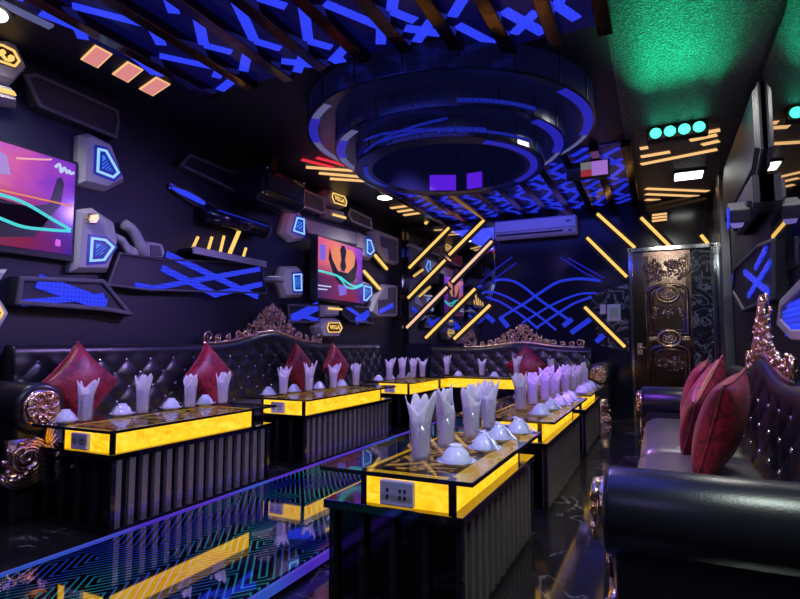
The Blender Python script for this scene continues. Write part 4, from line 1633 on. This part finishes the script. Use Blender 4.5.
def square_cut(px, cut, X, label, led=None):
    pl = Lp(px, X)
    t = thing('angular_frame', label, 'wall panel', (XL, sum(p[0] for p in pl) / len(pl), min(p[1] for p in pl)))
    G().plate(pl, 'x', XL, X, .03, .4).build('stone_plate', M['stone'], t)
    G().plate(Lp(cut, X), 'x', X - .01, X + .006).build('dark_recess', M['stone_dark'], t)
    if led:
        a, b = onx(*led[0], X + .006), onx(*led[1], X + .006)
        G().bar((X + .008, *a), (X + .008, *b), .012, .07, (0, 0, 1)).build('led_band', M['led'], t)


square_cut([(371, 232), (376, 228), (399, 237), (399, 265), (388, 262), (382, 252)], [(380, 236), (397, 241), (397, 262), (389, 260), (388, 249), (381, 247)], XW, 'pale angular frame with a dark square cut, upper one by the corner pillar')
square_cut([(376, 298), (386, 284), (398, 285), (398, 317), (378, 318), (371, 312)], [(388, 288), (396, 287), (396, 314), (378, 314), (378, 300), (388, 299)], XW, 'pale angular frame with blue lit cut, lower one by the corner pillar', ((379, 312), (393, 305)))


def wall_tube(p, q, X, label):
    a, b = onx(*p, X), onx(*q, X)
    t = thing('light_tube', label, 'light tube', (X, (a[0] + b[0]) / 2, (a[1] + b[1]) / 2), 0, 'amber tubes by the smaller screen')
    G().tube([(X, *a), (X, *b)], .022, 8).build('tube', M['tube'], t, smooth=True)
    G().bar((X - .03, *a), (X - .03, *b), .03, .09, (0, 0, 1)).build('backing_strip', M['gloss'], t)


wall_tube((375, 255), (387, 269), XL + .08, 'amber light tube between the pale angular frame and the smaller screen')
wall_tube((364, 271), (380, 289), XL + .08, 'amber light tube ending above the lower pale angular frame')


# television screens
def tv(y0, y1, z0, z1, X, label, deep, fig):
    t = thing('television', label, 'television', (X, (y0 + y1) / 2, z0))
    G().box(XL, X - .05, y0 + .15, y1 - .15, z0 + .15, z1 - .15).build('wall_bracket', M['black'], t)
    G().box(X - deep, X, y0, y1, z0, z1).build('television_body', M['black'], t, bevel=.006)
    b = .022
    s = G().box(X, X + .004, y0 + b, y1 - b, z0 + b * (2.2 if fig == 1 else 1), z1 - b).build('picture', M['screen'], t)
    W, Hh = y1 - y0, z1 - z0

    def at(u, v, d=.006):
        return (X + d, y0 + u * W, z0 + v * Hh)

    def poly(pts, mat, name, d=.006):
        G().plate([(y0 + u * W, z0 + v * Hh) for u, v in pts], 'x', X + .003, X + d).build(name, mat, s)

    def line(pts, r, mat, name, d=.007):
        P = [Vector(at(u, v, d)) for u, v in pts]
        Q = []
        n = len(P)
        for i in range(n - 1):
            p0, p1, p2, p3 = P[max(i - 1, 0)], P[i], P[i + 1], P[min(i + 2, n - 1)]
            for k in range(8):
                u = k / 8
                Q.append(.5 * ((2 * p1) + (p2 - p0) * u + (2 * p0 - 5 * p1 + 4 * p2 - p3) * u * u + (3 * p1 - p0 - 3 * p2 + p3) * u ** 3))
        Q.append(P[-1])
        G().tube(Q, r, 6).build(name, mat, s)
    if fig == 1:                                   # only the far part of this screen is in the frame
        poly([(.78, .46), (.86, .52), (.895, .78), (.915, .80), (.93, .74), (.915, .52), (.87, .40), (.80, .18), (.62, .12), (.55, .30), (.62, .42)], M['sil'], 'raised_arm')
        poly([(.575, .62), (.60, .62), (.603, .86), (.585, .93), (.56, .88)], M['sil'], 'raised_arm')
        poly([(.62, .47), (.74, .45), (.84, .40), (.90, .31), (.80, .27), (.66, .28), (.60, .32)], M['sil'], 'shoulder')
        line([(.40, .50), (.62, .50), (.74, .475), (.86, .39), (.97, .31)], .012, M['teal'], 'light_wave')
        line([(.40, .36), (.62, .30), (.74, .255), (.86, .27), (.97, .295)], .012, M['teal'], 'light_wave')
        line([(.60, .54), (.97, .545)], .006, M['scr_orange'], 'light_streak')
        line([(.88, .88), (.90, .92), (.91, .85), (.925, .90), (.94, .86), (.95, .885), (.96, .86), (.975, .88)], .010, M['scr_white'], 'caption_squiggle')
        line([(.70, .86), (.82, .92), (.86, .945)], .007, emit('screen_pink', (.95, .45, .5), .9), 'light_streak')
        poly([(.90, .13), (.925, .13), (.925, .19), (.905, .20), (.90, .18)], emit('screen_magenta', (.7, .1, .8), .9), 'figure')
        line([(.56, .22), (.60, .25), (.59, .17), (.63, .20), (.62, .13), (.57, .09)], .014, emit('screen_sky', (.15, .35, .95), .8), 'caption_squiggle')
        poly([(.58, .66), (.68, .70), (.66, .86), (.60, .90)], emit('screen_lilac', (.55, .35, .9), .7), 'glow_patch', .005)
    else:
        poly([(.04, .62), (.16, .62), (.16, .86), (.04, .86)], M['scr_violet'], 'glow_patch', .005)
        poly([(.30, .56), (.40, .48), (.46, .58), (.50, .60), (.54, .58), (.60, .46), (.78, .54), (.82, .80), (.74, .90), (.34, .90), (.28, .78)], M['scr_orange'], 'glow_patch', .005)
        poly([(.46, .60), (.49, .70), (.46, .86), (.50, .94), (.56, .94), (.60, .86), (.57, .70), (.60, .60), (.56, .52), (.5, .52)], M['sil'], 'head')
        poly([(.24, .84), (.30, .66), (.42, .50), (.64, .50), (.78, .64), (.82, .84), (.86, .66), (.80, .40), (.62, .30), (.44, .30), (.34, .40), (.22, .66)], M['sil'], 'raised_arms')
        line([(.02, .44), (.3, .43), (.48, .40), (.62, .34), (.80, .30), (.98, .36)], .014, M['teal'], 'light_wave')
        line([(.40, .42), (.52, .34), (.60, .27), (.76, .26), (.98, .34)], .012, M['teal'], 'light_wave')
        poly([(.42, .28), (.62, .28), (.60, .14), (.46, .10)], M['scr_violet'], 'glow_patch', .007)
        poly([(.02, .205), (.28, .215), (.28, .235), (.02, .225)], M['scr_white'], 'caption_bar', .007)
        poly([(.02, .15), (.20, .16), (.20, .18), (.02, .17)], M['scr_white'], 'caption_bar', .007)
    return t


tv(1.16, 2.63, 1.60, 2.36, -3.93, 'big television with a pink and teal music video, largest screen', .06, 1)
tvb = tv(5.58, 6.72, 1.53, 2.33, -3.76, 'smaller television with a purple music video beside the corner pillar', .10, 2)

# loudspeaker hung at the ceiling
t = thing('loudspeaker', 'black rounded loudspeaker hung below the ceiling next to the red bars', 'speaker', (-3.6, 4.25, 2.5))
a = onx(256, 184, -3.6)
b = onx(299, 150, -3.6)
y0, y1 = a[0], b[0]
z0, z1 = 2.42, 2.80
prof = [(-3.87, z0 + .05), (-3.87, z1), (-3.58, z1), (-3.50, z1 - .06), (-3.50, z0 + .08), (-3.60, z0)]
G().loops([[(x, y0, z) for x, z in prof], [(x, y1, z) for x, z in prof]]).build('cabinet', M['gloss_blue'], t, bevel=.03)
G().box(-3.502, -3.49, y0 + .06, y1 - .06, z0 + .12, z1 - .09).build('grille', M['black'], t, bevel=.004)
g = G()
for yy in (y0 + .04, y1 - .04):
    for zz in (z0 + .06, z1 - .05):
        g.blob((-3.50, yy, zz), .016, 5)
g.build('bolt', M['chrome'], t, smooth=True)
G().box(-3.74, -3.66, (y0 + y1) / 2 - .05, (y0 + y1) / 2 + .05, z1 - .02, ZC).build('bracket', M['black'], t)

# arch-shaped silver bracket with bright lamp knob
t = thing('arch_bracket', 'curved silver-grey arch ornament beside the lower shield badge', 'wall ornament', (XL, 3.2, 1.7))
pts = [(124, 224), (130, 228), (135, 234), (141, 246), (144, 256)]
g = G()
P = [Vector((XL + .07, *onx(px, py, XL + .07))) for px, py in pts]
g.tube(P, .045, 8)
P = [Vector((XL + .06, *onx(px, py, XL + .06))) for px, py in [(112, 235), (122, 240), (128, 250), (130, 256)]]
g.tube(P, .03, 8)
g.build('arch', M['stone'], t, smooth=True)
G().plate(Lp([(131, 243), (138, 248), (143, 244), (150, 241), (163, 243), (166, 252), (164, 259), (132, 257)], XL + .07), 'x', XL, XL + .07, .015).build('vent_block', M['stone'], t)
G().plate(Lp([(150, 245), (160, 246), (162, 256), (151, 256)], XL + .075), 'x', XL + .06, XL + .078).build('vent_grille', M['stone_dark'], t)
t = thing('knob_lamp', 'small bright faceted lamp above the lower shield badge', 'wall light', (XL, 2.9, 2.1))
G().plate(Lp([(86, 217), (90, 212), (99, 212), (102, 218), (98, 226), (87, 224)], XL + .13), 'x', XL, XL + .13, .02, .6).build('lamp_body', M['gold'], t)
G().plate(Lp([(91, 215), (98, 214), (99, 219), (95, 222), (90, 220)], XL + .135), 'x', XL + .12, XL + .14).build('lamp_face', emit('pale_yellow_lamp', (1.0, .85, .35), .9), t)

# shelf with a row of tilted light sticks
s0, s1 = onx(190, 247, -3.85), onx(263, 263, -3.85)
t = thing('wall_shelf', 'narrow dark shelf with a pale front edge holding orange light sticks', 'shelf', (-3.9, (s0[0] + s1[0]) / 2, s1[1]))
za = (s0[1] + s1[1]) / 2
G().box(XL, -3.82, s0[0], s1[0], za - .03, za).build('shelf_board', M['gloss_blue'], t, bevel=.004)
G().box(-3.825, -3.80, s0[0], s1[0], za - .055, za + .01).build('front_edge', M['stone'], t, bevel=.004)
for k, (p, q) in enumerate((((193, 247), (198, 237)), ((208, 249), (212, 237)), ((220, 251), (224, 236)), ((229, 254), (240, 229)), ((243, 256), (246, 248)))):
    a, b = onx(*p, -3.88), onx(*q, -3.88)
    tag(G().tube([(-3.88, a[0], za + .012), (-3.88, b[0], b[1])], .02 if k == 3 else .014, 8).build('light_stick', M['tube'], None, smooth=True), f'tilted orange light stick on the dark wall shelf, {ORD[k]} counting away from the big screen', 'light stick', 'orange light sticks on the shelf')
# dark roll above the shelf
a, b = onx(206, 216, -3.85), onx(266, 224, -3.85)
t = thing('wall_roll', 'dark glossy horizontal cylinder with a blue sheen above the light-stick shelf', 'wall ornament', (-3.85, (a[0] + b[0]) / 2, a[1]))
zr = (a[1] + b[1]) / 2 - .02
G().tube([(-3.88, a[0], zr), (-3.88, b[0], zr)], .085, 20).build('cylinder', M['gloss_blue'], t, smooth=True)
G().tube([(-3.88, b[0], zr), (-3.88, b[0] + .03, zr)], .092, 20).build('end_cap', M['stone_dark'], t, smooth=True)
G().box(XL, -3.9, a[0] + .2, a[0] + .26, zr - .03, zr + .03).build('bracket', M['black'], t)
G().box(XL, -3.9, b[0] - .26, b[0] - .2, zr - .03, zr + .03).build('bracket', M['black'], t)
G().bar((-3.802, a[0] + .1, zr + .045), (-3.802, b[0] - .03, zr + .03), .03, .012, (0, 0, 1)).build('led_band', M['led_dim'], t)  # glowing strip standing in for the blue highlight on the roll
box_panel([(170, 184), (190, 190), (226, 213), (222, 216), (196, 206), (172, 190)], XL + .05, 0, 'dark angular strip with a dim blue LED line above the wall roll', led=[((170, 186), (205, 203), .05)], w=.015)
# flat spot lamp below the smaller-screen shield
c = onx(274, 279, -3.85)
t = thing('disc_lamp', 'small pale disc lamp between the LED panel and the lower shield badge', 'wall light', (-3.85, c[0], c[1]))
G().lathe([(0, .02), (.10, .015), (.13, -.01), (.11, -.03), (0, -.03)], 20, (-3.85, c[0], c[1])).build('lamp_disc', M['stone'], t, smooth=True)
G().lathe([(0, .026), (.07, .024), (.07, .016)], 16, (-3.85, c[0], c[1])).build('lamp_face', emit('pale_lamp_face', (.7, .75, .7), .7), t, smooth=True)
G().box(XL, -3.85, c[0] - .03, c[0] + .03, c[1] - .025, c[1] - .005).build('lamp_arm', M['black'], t)

# ------------------------------------------------------------------ right wall


def Rp(pts, X):
    return [onx(px, py, X) for px, py in pts]


t = tag(G().plate([(1.2, 1.45), (4.6, 1.45), (4.6, 2.97), (1.2, 2.97)], 'x', XR, XR - .03, .01).build('mirror_pane', M['mirror']), 'large wall mirror high beside the green-lit ceiling, over the single long sofa', 'mirror')


def rplate(pts, X, label, name='wall_panel', rim='stone_dark', core='navy', w=.03, led=()):
    pl = Rp(pts, X)
    t = thing(name, label, 'wall panel', (XR, sum(p[0] for p in pl) / len(pl), min(p[1] for p in pl)))
    G().plate(pl, 'x', XR, X + .02).build('panel_core', M[core], t)
    G().frame(pl, 'x', XR, X, w).build('panel_rim', M[rim], t, bevel=.01)
    if led:
        g = G()
        for p, q, ww in led:
            a, b = onx(*p, X + .012), onx(*q, X + .012)
            g.bar((X + .014, *a), (X + .014, *b), .014, ww, (0, 0, 1))
        g.build('led_band', M['led'], t)
    return t


rplate([(731, 292), (733, 268), (757, 244), (772, 238), (772, 300), (742, 312)], XR - .10, 'dark angular panel with crossing blue LED lines beyond the wall mirror, above the gold crest', led=[((744, 272), (768, 292), .05), ((755, 268), (766, 248), .04), ((748, 296), (770, 262), .04), ((732.5, 275), (732.5, 290), .05)], w=.03)
rplate([(776, 325), (779, 300), (800, 278), (850, 262), (850, 345), (790, 340)], XR - .10, 'big bevelled panel with blue LED mesh at the picture edge below the wall mirror', led=[((784, 322), (850, 296), .13), ((788, 312), (850, 280), .08), ((786, 332), (850, 318), .05)], w=.06, rim='stone')
def rblock(y0, y1, z0, z1, X, cut, label, core, rim):
    pl = [(y0, z0 + cut), (y0, z1), (y1 - cut * 2, z1), (y1, z1 - cut), (y1, z0), (y0 + cut * 2, z0)]
    t = thing('wall_panel', label, 'wall panel', (XR, (y0 + y1) / 2, z0))
    G().plate(pl, 'x', XR, X, .05, .5).build('panel_core', M[core], t)
    G().frame(pl, 'x', XR, X + .03, .02).build('panel_rim', M[rim], t)


rblock(4.62, 6.9, 2.28, 2.90, XR - .09, .12, 'long dark bevelled panel catching green light, from the wall mirror toward the door', 'navy', 'stone_dark')
rblock(4.66, 5.7, 1.96, 2.22, XR - .15, .06, 'dark boxy panel below the green-lit one, touching the wall mirror', 'stone_dark', 'stone_dark')
# dark cabinet column between the door and the panels
t = thing('wall_column', 'narrow grey metal column between the door and the blue panels', 'column', (XR - .06, 7.3, 0))
G().box(XR - .10, XR, 7.25, 7.55, 0, ZC - .02).build('column_face', M['metal'], t, bevel=.01)
G().box(XR - .07, XR, 7.55, YB - .0, 0, ZC - .02).build('marble_face', M['marble'], t)
# wall-mounted lamp with lilac glow
lx = XR - .2
a = onx(737, 222, lx)
t = thing('wall_spotlight', 'dark boxy wall spotlight with a lilac lens and a blue edge strip', 'wall light', (lx, a[0], a[1]))
m = Matrix.Translation((lx, a[0], a[1])) @ Matrix.Rotation(.5, 4, 'X')
G().box(-.06, .08, -.10, .10, .02, .13, m).build('housing', M['stone_dark'], t, bevel=.015)
G().lathe([(0, -.04), (.035, -.04), (.05, 0), (.05, .03)], 20, (lx, a[0], a[1] - .0), None).build('lens', M['lilac'], t, smooth=True)
G().box(-.075, -.06, -.11, -.08, -.02, .14, m).build('edge_strip', M['led'], t)
G().box(lx + .05, XR, a[0] - .03, a[0] + .03, a[1] + .06, a[1] + .12).build('bracket', M['black'], t)

# ------------------------------------------------------------------ lights


def lamp(typ, name, loc, energy, col, aim=None, **kw):
    l = bpy.data.lights.new(name, typ)
    l.energy = energy
    l.color = col
    for k, v in kw.items():
        setattr(l, k, v)
    o = bpy.data.objects.new(name, l)
    COL.objects.link(o)
    o.location = loc
    if aim is not None:
        o.rotation_euler = (Vector(aim) - Vector(loc)).to_track_quat('-Z', 'Y').to_euler()
    return o


WHITE = (1, .96, .88)
lamp('SPOT', 'downlight_beam', (-3.34, 6.58, 2.94), 70, WHITE, (-3.4, 6.5, 0), spot_size=2.2, spot_blend=.8, shadow_soft_size=.08)
lamp('SPOT', 'downlight_beam', (.36, 7.2, 2.94), 40, WHITE, (.2, 6.2, 0), spot_size=1.7, spot_blend=.8, shadow_soft_size=.1)
lamp('SPOT', 'downlight_beam', (-3.5, 1.9, 2.94), 55, WHITE, (-3.75, 2.0, 0), spot_size=2.2, spot_blend=.8, shadow_soft_size=.08)
# unseen overhead area lights; the first gives the near arm its highlight
lamp('AREA', 'unseen_overhead_light', (.32, 1.15, 2.95), 42, (.85, 1, .9), (.32, 1.151, 0), size=.5)
lamp('AREA', 'unseen_overhead_light', (.15, 4.6, 2.95), 20, (1, .97, .9), (.15, 4.601, 0), size=.4)  # added to brighten the long sofa's seat, no fixture here
# violet lamps of the round fitting
lamp('SPOT', 'violet_beam', (-1.55, 4.6, 2.48), 160, (.45, .22, 1), (-.75, 3.9, .5), spot_size=1.0, spot_blend=.7, shadow_soft_size=.08)
lamp('SPOT', 'violet_beam', (-1.75, 4.3, 2.48), 160, (.50, .30, 1), (-2.9, 3.4, .5), spot_size=1.5, spot_blend=.7, shadow_soft_size=.08)
lamp('SPOT', 'violet_beam', (-1.45, 4.1, 2.48), 120, (.48, .36, 1), (-.8, 2.3, .5), spot_size=.7, spot_blend=.7, shadow_soft_size=.08)
lamp('SPOT', 'violet_beam', (-1.3, 4.2, 2.48), 150, (.95, .38, 1), (.2, 3.3, .6), spot_size=.7, spot_blend=.7, shadow_soft_size=.08)
lamp('SPOT', 'violet_beam', (-1.9, 4.0, 2.48), 55, (.42, .26, 1), (-4.0, 2.8, 2.0), spot_size=1.5, spot_blend=.7, shadow_soft_size=.1)
lamp('SPOT', 'violet_beam', (-1.9, 4.6, 2.48), 50, (.5, .38, 1), (-4.0, 6.2, 1.9), spot_size=1.4, spot_blend=.7, shadow_soft_size=.1)
lamp('AREA', 'unseen_overhead_light', (-1.6, -.8, 2.95), 12, (.42, .34, 1), (-1.6, -.79, 0), size=.8)  # lilac fill added behind the camera to brighten the table outlets
lamp('SPOT', 'violet_beam', (-1.7, 4.8, 2.48), 100, (.5, .3, 1), (-2.2, 6.7, .5), spot_size=1.3, spot_blend=.7, shadow_soft_size=.08)
# unseen spots added to brighten the napkins along the table rows
lamp('SPOT', 'added_table_spot', (-1.15, .3, 2.9), 165, (.46, .33, 1), (-.82, 2.4, .65), spot_size=.62, spot_blend=.7, shadow_soft_size=.08)
lamp('SPOT', 'added_table_spot', (-1.9, .3, 2.9), 210, (.52, .34, 1), (-2.92, 2.9, .65), spot_size=.58, spot_blend=.7, shadow_soft_size=.08)
lamp('SPOT', 'added_table_spot', (-1.1, 2.9, 2.9), 430, (.34, .07, 1), (-.78, 4.7, .65), spot_size=.60, spot_blend=.7, shadow_soft_size=.08)
lamp('SPOT', 'added_table_spot', (-1.9, 3.0, 2.45), 150, (.48, .28, 1), (-2.6, 6.2, .65), spot_size=.8, spot_blend=.7, shadow_soft_size=.08)
# light of the LED ceiling
lamp('AREA', 'led_ceiling_glow', (-1.8, 2.3, 2.86), 34, (.07, .09, 1), (-1.8, 2.3, 0), shape='RECTANGLE', size=2.6, size_y=1.6)
lamp('AREA', 'led_ceiling_glow', (-1.8, 7.0, 2.86), 24, (.07, .09, 1), (-1.8, 7.0, 0), shape='RECTANGLE', size=2.6, size_y=2.2)
# green lamp bar washing the ceiling
for k in range(4):
    x = gx - .175 + k * .117
    lamp('SPOT', 'green_beam', (x, gy - .06, 2.82), 30, (.01, 1, .45), (-.15 + .27 * k, 2.6, 2.90), spot_size=.44, spot_blend=1.0, shadow_soft_size=.04)
lamp('SPOT', 'violet_beam', (-1.6, 5.3, 2.48), 26, (.38, .22, 1), (-1.64, 8.2, 2.72), spot_size=.5, spot_blend=.8, shadow_soft_size=.06)
lamp('SPOT', 'red_beam', (-3.3, 4.9, 2.9), 5, (1, .05, .12), (-4.0, 5.6, 2.6), spot_size=1.4, spot_blend=.8, shadow_soft_size=.05)

w = bpy.data.worlds.new('world')
SC.world = w
w.use_nodes = True
w.node_tree.nodes['Background'].inputs[0].default_value = (0, 0, 0, 1)

# ------------------------------------------------------------------ camera
cd = bpy.data.cameras.new('camera')
cd.sensor_width = 36
cd.lens = F / 800 * 36
cd.clip_start = .02
co = bpy.data.objects.new('camera', cd)
COL.objects.link(co)
co.location = EYE
co.rotation_euler = Matrix((RT, UP, -FW)).transposed().to_euler()
SC.camera = co
vs = SC.view_settings
vs.view_transform = 'Standard'
vs.look = 'None'
vs.exposure = 0
vs.gamma = 1
vs.use_curve_mapping = False
for o in bpy.data.objects:
    if o.parent is None and o.type == 'MESH' and not o.get('kind') and not o.get('category'):
        print('UNTAGGED', o.name)
